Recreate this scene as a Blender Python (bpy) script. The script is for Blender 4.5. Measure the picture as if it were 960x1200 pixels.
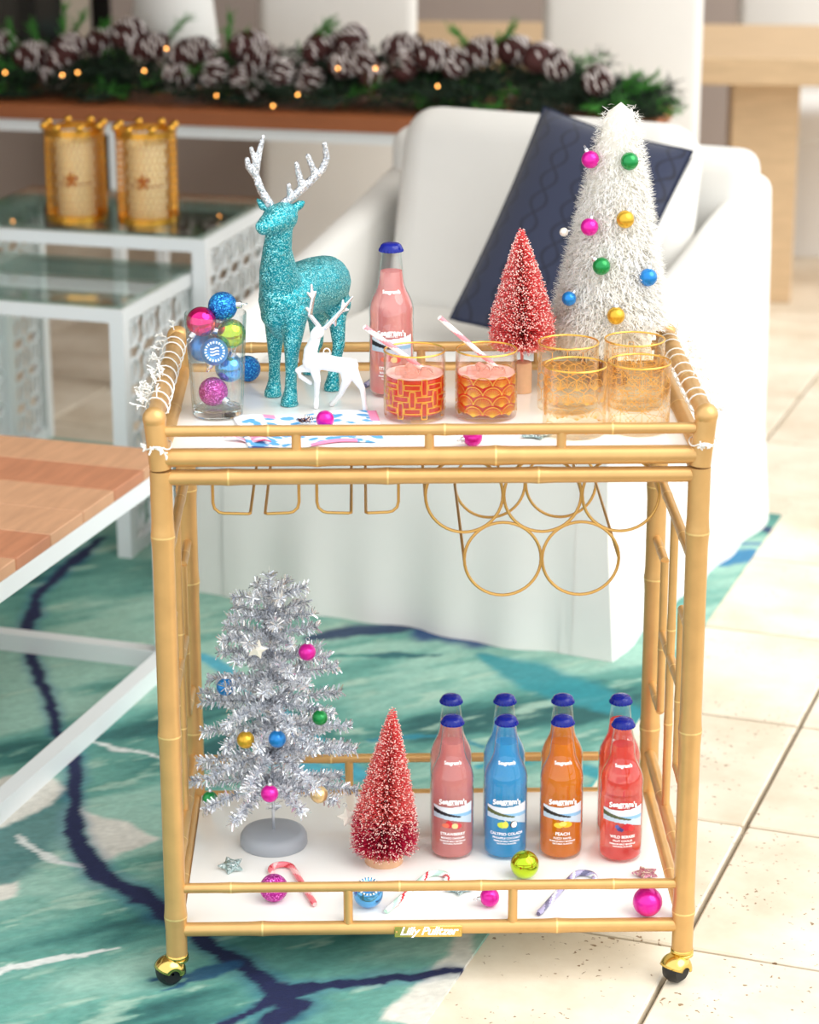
import bpy, bmesh, math, random
import numpy as np
from mathutils import Vector, Matrix

random.seed(7)
PI = math.pi
S = bpy.context.scene
COL = S.collection
for o in list(bpy.data.objects):
    bpy.data.objects.remove(o)

# ------------------------------------------------------------------ camera
F_PX = 2904.28
CAM_O = Vector((-0.09156, -3.38677, 1.73592))
CAM_R = Vector((0.99979349, -0.0202898, -0.00114423))
CAM_U = Vector((0.00736846, 0.30946174, 0.95088335))
CAM_F = Vector((0.01893914, 0.95069541, -0.30954733))
cam_data = bpy.data.cameras.new('camera')
cam = bpy.data.objects.new('camera', cam_data)
COL.objects.link(cam)
cam.matrix_world = Matrix(((CAM_R.x, CAM_U.x, -CAM_F.x, CAM_O.x), (CAM_R.y, CAM_U.y, -CAM_F.y, CAM_O.y),
                           (CAM_R.z, CAM_U.z, -CAM_F.z, CAM_O.z), (0, 0, 0, 1)))
cam_data.sensor_fit = 'VERTICAL'
cam_data.sensor_height = 36
cam_data.sensor_width = 28.8
cam_data.lens = F_PX / 1200 * 36
cam_data.dof.use_dof = True
cam_data.dof.focus_distance = 3.54
cam_data.dof.aperture_fstop = 3.9
S.camera = cam

# ------------------------------------------------------------------ light and exposure
world = bpy.data.worlds.new('sky')
S.world = world
world.use_nodes = True
bg = world.node_tree.nodes['Background']
bg.inputs[0].default_value = (0.93, 0.97, 1.0, 1)
bg.inputs[1].default_value = 1.28
sun_d = bpy.data.lights.new('sun_offscreen', 'SUN')
sun_d.energy = 1.9
sun_d.angle = math.radians(55)
sun_d.color = (1.0, 0.965, 0.90)
sun = bpy.data.objects.new('sun_offscreen', sun_d)
COL.objects.link(sun)
sun.rotation_euler = Vector((-0.75, 0.45, -0.95)).to_track_quat('-Z', 'Y').to_euler()
sun.location = (3, -2, 4)
S.view_settings.view_transform = 'Standard'
S.view_settings.look = 'None'
S.view_settings.gamma = 1
S.view_settings.exposure = 0.38
S.view_settings.use_curve_mapping = False
S.cycles.transparent_max_bounces = 40
S.cycles.max_bounces = 16
S.cycles.transmission_bounces = 14
S.cycles.glossy_bounces = 6
S.cycles.blur_glossy = 0.6
S.cycles.sample_clamp_indirect = 6


# ------------------------------------------------------------------ helpers
def ray(u, v):
    return CAM_F + CAM_R * ((u - 480) / F_PX) - CAM_U * ((v - 600) / F_PX)


def aty(u, v, y):      # point of the photograph at a known depth
    d = ray(u, v)
    return CAM_O + d * ((y - CAM_O.y) / d.y)


def atz(u, v, z=0.0):  # point of the photograph on a known level
    d = ray(u, v)
    return CAM_O + d * ((z - CAM_O.z) / d.z)


def lin(c):
    return tuple((x / 255 / 12.92 if x / 255 <= 0.04045 else ((x / 255 + 0.055) / 1.055) ** 2.4) for x in c)


def rgba(c):
    return (*lin(c), 1)


def vlerp(a, b, t):
    return a + (b - a) * t


class MB:
    """collects verts and faces of ONE mesh object"""

    def __init__(s):
        s.v, s.f, s.m, s.c = [], [], [], None

    def add(s, vs, fs, m=0):
        n = len(s.v)
        s.v += [tuple(p) for p in vs]
        s.f += [tuple(n + i for i in f) for f in fs]
        s.m += [m] * len(fs)

    def box(s, c, d, m=0, rz=0.0, M=None):
        hx, hy, hz = d[0] / 2, d[1] / 2, d[2] / 2
        vs = [Vector((x, y, z)) for x in (-hx, hx) for y in (-hy, hy) for z in (-hz, hz)]
        R = M or Matrix.Rotation(rz, 3, 'Z')
        vs = [R @ p + Vector(c) for p in vs]
        s.add(vs, [(0, 1, 3, 2), (4, 6, 7, 5), (0, 4, 5, 1), (2, 3, 7, 6), (0, 2, 6, 4), (1, 5, 7, 3)], m)

    def rbox(s, c, d, r, m=0, seg=3, M=None, rz=0.0):
        bm = bmesh.new()
        bmesh.ops.create_cube(bm, size=1)
        for p in bm.verts:
            p.co = Vector((p.co.x * d[0], p.co.y * d[1], p.co.z * d[2]))
        bmesh.ops.bevel(bm, geom=bm.edges[:] + bm.verts[:], offset=r, segments=seg, affect='EDGES', profile=0.5)
        R = M or Matrix.Rotation(rz, 3, 'Z')
        bm.verts.index_update()
        s.add([R @ p.co + Vector(c) for p in bm.verts], [[q.index for q in f.verts] for f in bm.faces], m)
        bm.free()

    def tube(s, path, rad, seg=10, m=0, closed=False, caps=True, mats=None):
        P = [Vector(p) for p in path]
        n = len(P)
        R = [rad] * n if not hasattr(rad, '__len__') else rad
        prev = None
        vs = []
        for i in range(n):
            if closed:
                t = P[(i + 1) % n] - P[i - 1]
            else:
                t = P[min(i + 1, n - 1)] - P[max(i - 1, 0)]
            t.normalize()
            if prev is None:
                a = Vector((0, 0, 1)) if abs(t.z) < 0.9 else Vector((1, 0, 0))
                u = t.cross(a).normalized()
            else:
                u = (prev - t * prev.dot(t)).normalized()
            prev = u
            w = t.cross(u)
            for k in range(seg):
                a = 2 * PI * k / seg
                vs.append(P[i] + (u * math.cos(a) + w * math.sin(a)) * R[i])
        base = len(s.v)
        s.v += [tuple(p) for p in vs]
        rings = n if closed else n - 1
        for i in range(rings):
            j = (i + 1) % n
            for k in range(seg):
                l = (k + 1) % seg
                s.f.append((base + i * seg + k, base + i * seg + l, base + j * seg + l, base + j * seg + k))
                s.m.append(mats(i, k) if mats else m)
        if caps and not closed:
            s.f.append(tuple(base + k for k in range(seg))[::-1])
            s.f.append(tuple(base + (n - 1) * seg + k for k in range(seg)))
            s.m += [mats(0, 0) if mats else m, mats(n - 2, 0) if mats else m]

    def lathe(s, prof, seg=24, c=(0, 0, 0), m=0, M=None, mats=None):
        c = Vector(c)
        R = M or Matrix.Identity(3)
        base = len(s.v)
        n = len(prof)
        for r, z in prof:
            for k in range(seg):
                a = 2 * PI * k / seg
                s.v.append(tuple(R @ Vector((r * math.cos(a), r * math.sin(a), z)) + c))
        for i in range(n - 1):
            for k in range(seg):
                l = (k + 1) % seg
                s.f.append((base + i * seg + k, base + i * seg + l, base + (i + 1) * seg + l, base + (i + 1) * seg + k))
                s.m.append(mats(i, k) if mats else m)

    def sphere(s, c, r, seg=16, rings=10, m=0, sc=(1, 1, 1), M=None):
        prof = []
        for i in range(rings + 1):
            a = -PI / 2 + PI * i / rings
            prof.append((max(r * math.cos(a), r * 1e-3), r * math.sin(a)))
        D = Matrix.Diagonal(Vector(sc))
        s.lathe(prof, seg, c, m, (M @ D) if M else D)

    def capsule(s, pts, rad, seg=12):
        s.tube(pts, rad, seg)
        for p, r in zip(pts, rad):
            s.sphere(p, r, seg, 8)

    def build(s, name, mats, parent=None, smooth=True, loc=None, rz=0.0):
        me = bpy.data.meshes.new(name)
        me.from_pydata(s.v, [], s.f)
        if not isinstance(mats, (list, tuple)):
            mats = [mats]
        for mt in mats:
            me.materials.append(M_[mt] if isinstance(mt, str) else mt)
        if len(mats) > 1:
            me.polygons.foreach_set('material_index', s.m)
        if smooth:
            me.polygons.foreach_set('use_smooth', [True] * len(s.f))
            try:
                me.set_sharp_from_angle(angle=math.radians(42))
            except Exception:
                pass
        if s.c is not None:
            at = me.color_attributes.new('Col', 'FLOAT_COLOR', 'POINT')
            arr = np.ones((len(s.v), 4), dtype=np.float32)
            arr[:, :3] = np.asarray(s.c, dtype=np.float32)[:, :3]
            at.data.foreach_set('color', arr.ravel())
        me.update()
        o = bpy.data.objects.new(name, me)
        COL.objects.link(o)
        if parent is not None:
            o.parent = parent
        if loc is not None:
            o.location = loc
        o.rotation_euler.z = rz
        return o


def tag(o, label, cat, group=None, kind=None):
    o['label'] = label
    o['category'] = cat
    if group:
        o['group'] = group
    if kind:
        o['kind'] = kind
    return o


def thing(name, label, cat, loc=(0, 0, 0), rz=0.0, group=None):
    o = bpy.data.objects.new(name, None)
    o.empty_display_size = 0.03
    COL.objects.link(o)
    o.location = loc
    o.rotation_euler.z = rz
    return tag(o, label, cat, group)


def struct(o):
    o['kind'] = 'structure'
    return o


def copy_tree(o, parent=None):
    c = o.copy()
    COL.objects.link(c)
    c.parent = parent
    for ch in list(o.children):
        copy_tree(ch, c)
    return c


def baked(mb, name, mats, parent, voxel, smooth_it, loc=None, floor_z=None):
    o = mb.build('tmp_shape', mats, None)
    r = o.modifiers.new('r', 'REMESH')
    r.mode = 'VOXEL'
    r.voxel_size = voxel
    q = o.modifiers.new('s', 'SMOOTH')
    q.iterations = smooth_it
    q.factor = 0.5
    dg = bpy.context.evaluated_depsgraph_get()
    dg.update()
    me = bpy.data.meshes.new_from_object(o.evaluated_get(dg))
    bpy.data.objects.remove(o)
    me.name = name
    if floor_z is not None:
        for q in me.vertices:
            q.co.z = max(q.co.z, floor_z)
    me.polygons.foreach_set('use_smooth', [True] * len(me.polygons))
    n = bpy.data.objects.new(name, me)
    COL.objects.link(n)
    if parent is not None:
        n.parent = parent
    if loc is not None:
        n.location = loc
    return n


def text_geo(txt, size, bold=0.0, shear=0.0, spacing=1.0):
    cu = bpy.data.curves.new('t', 'FONT')
    cu.body = txt
    cu.size = size
    cu.align_x = 'CENTER'
    cu.offset = bold
    cu.shear = shear
    cu.space_character = spacing
    cu.resolution_u = 3
    o = bpy.data.objects.new('t', cu)
    COL.objects.link(o)
    dg = bpy.context.evaluated_depsgraph_get()
    dg.update()
    me = bpy.data.meshes.new_from_object(o.evaluated_get(dg))
    vs = [v.co.copy() for v in me.vertices]
    fs = [tuple(p.vertices) for p in me.polygons]
    bpy.data.objects.remove(o)
    bpy.data.meshes.remove(me)
    return vs, fs


# ------------------------------------------------------------------ materials
M_ = {}


def nt(name):
    m = bpy.data.materials.new(name)
    m.use_nodes = True
    M_[name] = m
    t = m.node_tree
    return m, t, t.nodes['Principled BSDF'], t.nodes['Material Output']


def mat(name, col, rough=0.5, metal=0.0, trans=0.0, ior=1.45, spec=0.5, coat=0.0, sss=0.0,
        vary=0.0, vscale=20.0, bump=0.0, bscale=60.0, attr=False, sheen=0.0, stretch=None):
    m, t, b, out = nt(name)
    b.inputs['Base Color'].default_value = rgba(col)
    b.inputs['Roughness'].default_value = rough
    b.inputs['Metallic'].default_value = metal
    b.inputs['IOR'].default_value = ior
    b.inputs['Transmission Weight'].default_value = trans
    b.inputs['Specular IOR Level'].default_value = spec
    b.inputs['Coat Weight'].default_value = coat
    b.inputs['Sheen Weight'].default_value = sheen
    if sss:
        b.inputs['Subsurface Weight'].default_value = sss
        b.inputs['Subsurface Radius'].default_value = (0.01, 0.01, 0.01)
    L = t.links
    tc = t.nodes.new('ShaderNodeTexCoord')
    vec = tc.outputs['Object']
    if stretch:
        mp = t.nodes.new('ShaderNodeMapping')
        mp.inputs['Scale'].default_value = stretch
        L.new(vec, mp.inputs[0])
        vec = mp.outputs[0]
    src = None
    if attr:
        a = t.nodes.new('ShaderNodeAttribute')
        a.attribute_name = 'Col'
        src = a.outputs['Color']
        L.new(src, b.inputs['Base Color'])
    if vary:
        n = t.nodes.new('ShaderNodeTexNoise')
        n.inputs['Scale'].default_value = vscale
        n.inputs['Detail'].default_value = 5
        L.new(vec, n.inputs['Vector'])
        mr = t.nodes.new('ShaderNodeMapRange')
        mr.inputs[1].default_value = 0.25
        mr.inputs[2].default_value = 0.75
        mr.inputs[3].default_value = 1 - vary
        mr.inputs[4].default_value = 1 + vary * 0.6
        L.new(n.outputs[0], mr.inputs[0])
        mx = t.nodes.new('ShaderNodeVectorMath')
        mx.operation = 'SCALE'
        if src:
            L.new(src, mx.inputs[0])
        else:
            mx.inputs[0].default_value = lin(col)
        L.new(mr.outputs[0], mx.inputs['Scale'])
        L.new(mx.outputs[0], b.inputs['Base Color'])
    if bump:
        n2 = t.nodes.new('ShaderNodeTexNoise')
        n2.inputs['Scale'].default_value = bscale
        n2.inputs['Detail'].default_value = 4
        L.new(vec, n2.inputs['Vector'])
        bp = t.nodes.new('ShaderNodeBump')
        bp.inputs['Strength'].default_value = bump
        bp.inputs['Distance'].default_value = 0.004
        L.new(n2.outputs[0], bp.inputs['Height'])
        L.new(bp.outputs[0], b.inputs['Normal'])
    return m


def glass_thin(name, tint, refl=1.0, rough=0.02, edge=12):
    """thin clear glass wall: passes light straight through, mirrors at grazing angles"""
    m, t, b, out = nt(name)
    t.nodes.remove(b)
    L = t.links
    tr = t.nodes.new('ShaderNodeBsdfTransparent')
    ed = t.nodes.new('ShaderNodeValToRGB')      # longer path through the wall near its edges
    ed.color_ramp.elements[0].position = 0.55
    ed.color_ramp.elements[0].color = (*tint, 1)
    ed.color_ramp.elements[1].position = 0.98
    ed.color_ramp.elements[1].color = (*[q ** edge for q in tint], 1)
    lwe = t.nodes.new('ShaderNodeLayerWeight')
    L.new(lwe.outputs['Facing'], ed.inputs[0])
    L.new(ed.outputs[0], tr.inputs[0])
    gl = t.nodes.new('ShaderNodeBsdfGlossy')
    gl.inputs['Roughness'].default_value = rough
    gl.inputs[0].default_value = (refl, refl, refl, 1)
    lw0 = t.nodes.new('ShaderNodeLayerWeight')
    lw0.inputs[0].default_value = 0.5
    pw = t.nodes.new('ShaderNodeMath')
    pw.operation = 'POWER'
    pw.inputs[1].default_value = 3.5
    L.new(lw0.outputs['Facing'], pw.inputs[0])
    lw = t.nodes.new('ShaderNodeMath')
    lw.operation = 'MULTIPLY_ADD'
    lw.inputs[1].default_value = 0.75
    lw.inputs[2].default_value = 0.045
    L.new(pw.outputs[0], lw.inputs[0])
    mx = t.nodes.new('ShaderNodeMixShader')
    L.new(lw.outputs[0], mx.inputs[0])
    L.new(tr.outputs[0], mx.inputs[1])
    L.new(gl.outputs[0], mx.inputs[2])
    L.new(mx.outputs[0], out.inputs[0])
    return m


def glitter(name, col, col2, scale, metal=0.55, rough=0.32, amount=0.9):
    m, t, b, out = nt(name)
    L = t.links
    tc = t.nodes.new('ShaderNodeTexCoord')
    vo = t.nodes.new('ShaderNodeTexVoronoi')
    vo.inputs['Scale'].default_value = scale
    L.new(tc.outputs['Object'], vo.inputs['Vector'])
    sep = t.nodes.new('ShaderNodeSeparateColor')
    L.new(vo.outputs['Color'], sep.inputs[0])
    cr = t.nodes.new('ShaderNodeValToRGB')
    cr.color_ramp.elements[0].color = rgba(col)
    cr.color_ramp.elements[1].color = rgba(col2)
    cr.color_ramp.elements[0].position = 0.60
    cr.color_ramp.elements[1].position = 0.98
    L.new(sep.outputs[0], cr.inputs[0])
    L.new(cr.outputs[0], b.inputs['Base Color'])
    # every flake tilts its own way
    geo = t.nodes.new('ShaderNodeNewGeometry')
    sub = t.nodes.new('ShaderNodeVectorMath')
    sub.operation = 'SUBTRACT'
    sub.inputs[1].default_value = (0.5, 0.5, 0.5)
    L.new(vo.outputs['Color'], sub.inputs[0])
    scl = t.nodes.new('ShaderNodeVectorMath')
    scl.operation = 'SCALE'
    scl.inputs['Scale'].default_value = amount
    L.new(sub.outputs[0], scl.inputs[0])
    ad = t.nodes.new('ShaderNodeVectorMath')
    L.new(geo.outputs['Normal'], ad.inputs[0])
    L.new(scl.outputs[0], ad.inputs[1])
    no = t.nodes.new('ShaderNodeVectorMath')
    no.operation = 'NORMALIZE'
    L.new(ad.outputs[0], no.inputs[0])
    L.new(no.outputs[0], b.inputs['Normal'])
    b.inputs['Metallic'].default_value = metal
    b.inputs['Roughness'].default_value = rough
    return m


mat('bamboo_gold', (214, 170, 108), 0.36, 0.5, vary=0.10, vscale=30, stretch=(1, 1, 1))
mat('bamboo_node', (240, 208, 140), 0.35, 0.6)
mat('wire_gold', (203, 158, 88), 0.33, 0.75)
mat('bright_brass', (226, 196, 110), 0.16, 1.0)
mat('black_rubber', (22, 22, 24), 0.45)
mat('white_panel', (246, 245, 241), 0.22, coat=0.3)
mat('white_fabric', (232, 230, 225), 0.9, vary=0.03, vscale=6, bump=0.25, bscale=9, sheen=0.2)
mat('chair_fabric', (226, 222, 216), 0.9, vary=0.04, vscale=4, sheen=0.2)
mat('white_paint', (232, 236, 237), 0.4)
mat('clear_table_glass', (190, 215, 205), 0.03, trans=0.0)
mat('silver', (222, 224, 228), 0.22, 1.0)
mat('tinsel', (246, 248, 252), 0.24, 0.78)
mat('tinsel_dark', (196, 200, 208), 0.25, 0.85)
mat('grey_plastic', (160, 165, 172), 0.45)
mat('white_plastic', (246, 246, 246), 0.35, sss=0.25)
mat('wood_base', (222, 178, 140), 0.6, vary=0.1, vscale=60)
mat('brown_wood', (120, 78, 55), 0.6, vary=0.25, vscale=50, stretch=(1, 1, 6))
mat('frost', (255, 222, 212), 0.5)
def strand(name, col, k, rough=0.5):
    """thin fibre that lets part of the light through"""
    m, t, b, out = nt(name)
    b.inputs['Base Color'].default_value = rgba(col)
    b.inputs['Roughness'].default_value = rough
    tr = t.nodes.new('ShaderNodeBsdfTranslucent')
    tr.inputs[0].default_value = rgba(col)
    mx = t.nodes.new('ShaderNodeMixShader')
    mx.inputs[0].default_value = k
    t.links.new(b.outputs[0], mx.inputs[1])
    t.links.new(tr.outputs[0], mx.inputs[2])
    t.links.new(mx.outputs[0], out.inputs[0])


strand('white_bristle', (255, 254, 252), 0.5)
strand('cream_bristle', (254, 252, 246), 0.5)
strand('white_tinsel', (255, 255, 255), 0.3, 0.15)
strand('pink_bristle', (252, 122, 126), 0.42)
strand('deep_pink_bristle', (222, 50, 90), 0.35)
strand('pale_pink_bristle', (255, 166, 156), 0.42)
mat('cap_blue', (2, 26, 138), 0.22, 0.0, coat=0.15, spec=0.4)
mat('print_white', (255, 255, 255), 0.5)
mat('print', (255, 255, 255), 0.45, attr=True)
mat('cloth_print', (255, 255, 255), 0.85, attr=True)
mat('rug_print', (255, 255, 255), 0.95, attr=True, vary=0.10, vscale=45, bump=0.25, bscale=260)
mat('straw_white', (250, 244, 240), 0.5)
mat('straw_pink', (240, 150, 160), 0.5)
mat('cane_pink', (238, 120, 130), 0.25, coat=0.5)
mat('cane_light_pink', (250, 190, 190), 0.25, coat=0.5)
mat('cane_red', (205, 45, 60), 0.25, coat=0.5)
mat('cane_mint', (190, 228, 212), 0.25, coat=0.5)
mat('cane_white', (246, 248, 246), 0.25, coat=0.5)
mat('cane_lilac', (176, 170, 208), 0.25, coat=0.5)
mat('cane_grey', (108, 106, 140), 0.25, coat=0.5)
mat('gold_print', (240, 186, 84), 0.25, 0.7)
mat('gold_lustre', (246, 188, 96), 0.35, 0.4)
mat('foam', (255, 196, 186), 0.5, sss=0.3)
mat('ice', (255, 225, 215), 0.08, trans=0.9, ior=1.25)
def liquid(name, tint, body, k, ior=1.33):
    """coloured drink: mostly clear, with a little cloudiness that scatters light onwards"""
    m, t, b, out = nt(name)
    b.inputs['Base Color'].default_value = rgba(tint)
    b.inputs['Roughness'].default_value = 0.03
    b.inputs['Transmission Weight'].default_value = 1.0
    b.inputs['IOR'].default_value = ior
    tr = t.nodes.new('ShaderNodeBsdfTranslucent')
    tr.inputs[0].default_value = rgba(body)
    df = t.nodes.new('ShaderNodeBsdfDiffuse')
    df.inputs[0].default_value = rgba(body)
    m1 = t.nodes.new('ShaderNodeMixShader')
    m1.inputs[0].default_value = 0.72
    t.links.new(tr.outputs[0], m1.inputs[1])
    t.links.new(df.outputs[0], m1.inputs[2])
    mx = t.nodes.new('ShaderNodeMixShader')
    mx.inputs[0].default_value = k
    t.links.new(b.outputs[0], mx.inputs[1])
    t.links.new(m1.outputs[0], mx.inputs[2])
    t.links.new(mx.outputs[0], out.inputs[0])


liquid('soda_pink', (255, 228, 224), (255, 166, 162), 0.52, 1.34)
liquid('soda_blue', (150, 226, 255), (70, 196, 255), 0.46, 1.34)
liquid('soda_orange', (255, 216, 130), (255, 152, 34), 0.55, 1.34)
liquid('soda_red', (255, 182, 166), (255, 92, 86), 0.42, 1.34)
liquid('drink_red', (255, 124, 84), (252, 62, 40), 0.48, 1.15)
glass_thin('bottle_glass', (0.97, 0.985, 0.985))
glass_thin('tumbler_glass', (0.985, 0.975, 0.965))
glass_thin('amber_glass', (0.995, 0.972, 0.925), edge=6)
glass_thin('clear_glass', (0.975, 0.985, 0.985), edge=22)
mat('thick_glass', (252, 254, 254), 0.02, trans=1.0, ior=1.22)
glass_thin('pane_glass', (0.76, 0.83, 0.80), 1.0, edge=1.5)
glitter('glitter_turquoise', (0, 146, 160), (170, 246, 246), 820, 0.6, 0.36)
glitter('glitter_silver', (190, 194, 200), (255, 255, 255), 700, 0.7)
glitter('glitter_blue', (8, 98, 180), (70, 190, 245), 700)
glitter('glitter_purple', (175, 22, 140), (250, 130, 225), 700)
glitter('glitter_star', (165, 190, 190), (240, 250, 250), 500, 0.7)
glitter('glitter_rainbow', (200, 130, 150), (240, 240, 210), 420, 0.6)
mat('b_magenta', (222, 14, 160), 0.30, 0.45, coat=0.4)
mat('b_hotpink', (226, 0, 120), 0.10, 0.85, coat=0.5)
mat('b_green', (10, 140, 66), 0.28, 0.45, coat=0.4)
mat('b_gold', (222, 176, 60), 0.28, 0.75)
mat('b_palegold', (226, 196, 140), 0.3, 0.75)
mat('b_blue', (14, 128, 205), 0.28, 0.45, coat=0.4)
mat('b_skyblue', (90, 170, 228), 0.12, 0.8, coat=0.5)
mat('b_lime', (180, 205, 20), 0.08, 0.9, coat=0.5)
mat('b_red', (205, 40, 40), 0.2, 0.5, coat=0.5)
mat('b_pearl', (246, 240, 228), 0.25, 0.2, coat=0.5)
mat('navy_fabric', (40, 50, 80), 0.9, sheen=0.3)
mat('navy_line', (30, 36, 58), 0.95)
mat('taupe_wall', (166, 152, 144), 0.9, vary=0.05, vscale=2)
mat('dark_wall', (38, 34, 32), 0.7)
mat('unlit_bay_dark', (30, 31, 33), 0.05, spec=0.6)  # near-black glossy base colour stands in for the unlit opening
mat('post_paint', (196, 184, 168), 0.8)
mat('oak', (206, 176, 138), 0.6, vary=0.14, vscale=9, stretch=(1, 6, 6))
mat('teak', (206, 158, 122), 0.55, vary=0.16, vscale=7, stretch=(8, 1.2, 1))
mat('teak_red', (194, 132, 98), 0.55, vary=0.18, vscale=7, stretch=(8, 1.2, 1))
mat('console_wood', (158, 92, 52), 0.5, vary=0.15, vscale=5, stretch=(1, 8, 8))
mat('pine_dark', (20, 42, 24), 0.7)
mat('pine_green', (56, 126, 40), 0.7)
mat('cone_brown', (74, 36, 34), 0.75)
mat('cone_snow', (232, 222, 218), 0.8)
mat('gold_metal', (224, 168, 70), 0.25, 1.0)
mat('candle_wax', (252, 238, 196), 0.5, sss=0.4)
mat('candle_red', (150, 36, 36), 0.6)
mat('garland_wire', (240, 240, 236), 0.4)
mat('grout', (150, 138, 118), 0.95, vary=0.3, vscale=12)

m, t, b, out = nt('fairy_bulb')
b.inputs['Emission Color'].default_value = rgba((255, 165, 60))
b.inputs['Emission Strength'].default_value = 7

# travertine
m, t, b, out = nt('travertine')
L = t.links
tc = t.nodes.new('ShaderNodeTexCoord')
oi = t.nodes.new('ShaderNodeObjectInfo')
addv = t.nodes.new('ShaderNodeVectorMath')
L.new(tc.outputs['Object'], addv.inputs[0])
L.new(oi.outputs['Location'], addv.inputs[1])
n1 = t.nodes.new('ShaderNodeTexNoise')
n1.inputs['Scale'].default_value = 4.5
n1.inputs['Detail'].default_value = 7
n1.inputs['Roughness'].default_value = 0.6
L.new(addv.outputs[0], n1.inputs['Vector'])
cr = t.nodes.new('ShaderNodeValToRGB')
e = cr.color_ramp.elements
e[0].position, e[0].color = 0.30, rgba((206, 190, 166))
e[1].position, e[1].color = 0.70, rgba((238, 228, 210))
L.new(n1.outputs[0], cr.inputs[0])
n3 = t.nodes.new('ShaderNodeTexNoise')     # clusters of pits
n3.inputs['Scale'].default_value = 7
L.new(addv.outputs[0], n3.inputs['Vector'])
vo = t.nodes.new('ShaderNodeTexNoise')
vo.inputs['Scale'].default_value = 105
vo.inputs['Detail'].default_value = 2
L.new(addv.outputs[0], vo.inputs['Vector'])
ma = t.nodes.new('ShaderNodeMath')
ma.operation = 'MULTIPLY'
L.new(vo.outputs[0], ma.inputs[0])
mr = t.nodes.new('ShaderNodeMapRange')
mr.inputs[1].default_value, mr.inputs[2].default_value = 0.3, 0.7
mr.inputs[3].default_value, mr.inputs[4].default_value = 0.84, 1.06
L.new(n3.outputs[0], mr.inputs[0])
L.new(mr.outputs[0], ma.inputs[1])
th = t.nodes.new('ShaderNodeMapRange')
th.inputs[1].default_value, th.inputs[2].default_value = 0.655, 0.70
L.new(ma.outputs[0], th.inputs[0])
mx = t.nodes.new('ShaderNodeMix')
mx.data_type = 'RGBA'
L.new(th.outputs[0], mx.inputs[0])
L.new(cr.outputs[0], mx.inputs[6])
mx.inputs[7].default_value = rgba((150, 124, 96))
L.new(mx.outputs[2], b.inputs['Base Color'])
bp = t.nodes.new('ShaderNodeBump')
bp.inputs['Strength'].default_value = 0.5
bp.inputs['Distance'].default_value = 0.002
bp.invert = True
L.new(th.outputs[0], bp.inputs['Height'])
L.new(bp.outputs[0], b.inputs['Normal'])
b.inputs['Roughness'].default_value = 0.6

# ------------------------------------------------------------------ setting: room frame turned -21 degrees
RA = math.radians(-21)
E1 = Vector((math.cos(RA), math.sin(RA), 0))
E2 = Vector((-math.sin(RA), math.cos(RA), 0))


def rf(u, v, z=0.0):
    return E1 * u + E2 * v + Vector((0, 0, z))


mb = MB()
mb.box((0, 0, -0.04), (12, 14, 0.04))
floor = struct(mb.build('floor', 'grout', None, False, loc=rf(0.5, 3.2, 0), rz=RA))
TP = 0.44
tile = MB()
tile.rbox((0, 0, -0.0125), (TP - 0.008, TP - 0.008, 0.025), 0.003, seg=1)
first = None
RUG_U1, RUG_V1, RUG_U0, RUG_V0 = 0.115, 2.076, -1.75, -1.0
for i in range(-10, 9):
    for j in range(-3, 19):
        u0, v0 = 0.392 + i * TP, 0.015 + j * TP
        c = rf(u0 + TP / 2, v0 + TP / 2)
        d = c - CAM_O
        zz = d.dot(CAM_F)
        px, py = 480 + F_PX * d.dot(CAM_R) / zz, 600 - F_PX * d.dot(CAM_U) / zz
        s_ = F_PX / zz * 0.34
        if px < -s_ - 120 or px > 960 + s_ + 620 or py < -s_ - 40 or py > 1200 + s_ * 0.6:
            continue
        if u0 + TP < RUG_U1 - 0.1 and v0 + TP < RUG_V1 - 0.1 and u0 > RUG_U0:
            continue
        if first is None:
            first = tile.build('paver', 'travertine', floor, False)
            o = first
        else:
            o = first.copy()
            COL.objects.link(o)
        o.parent = floor
        loc = c - Vector(floor.location)
        loc = Matrix.Rotation(-RA, 3, 'Z') @ loc
        o.location = (loc.x, loc.y, -0.0005 - random.random() * 0.0012)
        o.rotation_euler = (random.uniform(-1, 1) * 0.0015, random.uniform(-1, 1) * 0.0015, 0)

# back wall; on the left a nearer wall piece beside an unlit bay, its dark painted on a panel, with a pale post
mb = MB()
mb.box((2.0, 5.98, 1.4), (5.0, 0.12, 2.8))
struct(mb.build('wall_back', 'taupe_wall', None, False))
YW = 5.0
xw = [aty(u, 40, YW).x for u in (-40, 75, 105, 131)]
mb = MB()
mb.box(((xw[3] - 0.14) / 2, YW + 0.06, 1.4), (-0.14 - xw[3], 0.12, 2.8))
struct(mb.build('wall_back', 'taupe_wall', None, False))
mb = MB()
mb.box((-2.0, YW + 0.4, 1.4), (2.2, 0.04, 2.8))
struct(mb.build('unlit_bay_1', 'unlit_bay_dark', None, False))  # panel whose dark colour paints the unlit depth of the bay
mb = MB()
mb.box((-2.0, YW + 0.2, 0.3), (2.0, 0.1, 0.60))
struct(mb.build('wall_back', 'taupe_wall', None, False))
mb = MB()
mb.box(((xw[1] + xw[2]) / 2, YW + 0.03, 1.4), (xw[2] - xw[1], 0.08, 2.8))
struct(mb.build('trim_1', 'post_paint', None, False))
# unseen roof and side wall, added so daylight arrives from front and right
mb = MB()
mb.box((-1.0, 3.2, 2.86), (4.4, 6.4, 0.08))
struct(mb.build('shade_roof', 'post_paint', None, False))
mb = MB()
mb.box((-2.86, 3.2, 1.4), (0.12, 6.4, 2.8))
struct(mb.build('shade_wall', 'taupe_wall', None, False))

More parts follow.
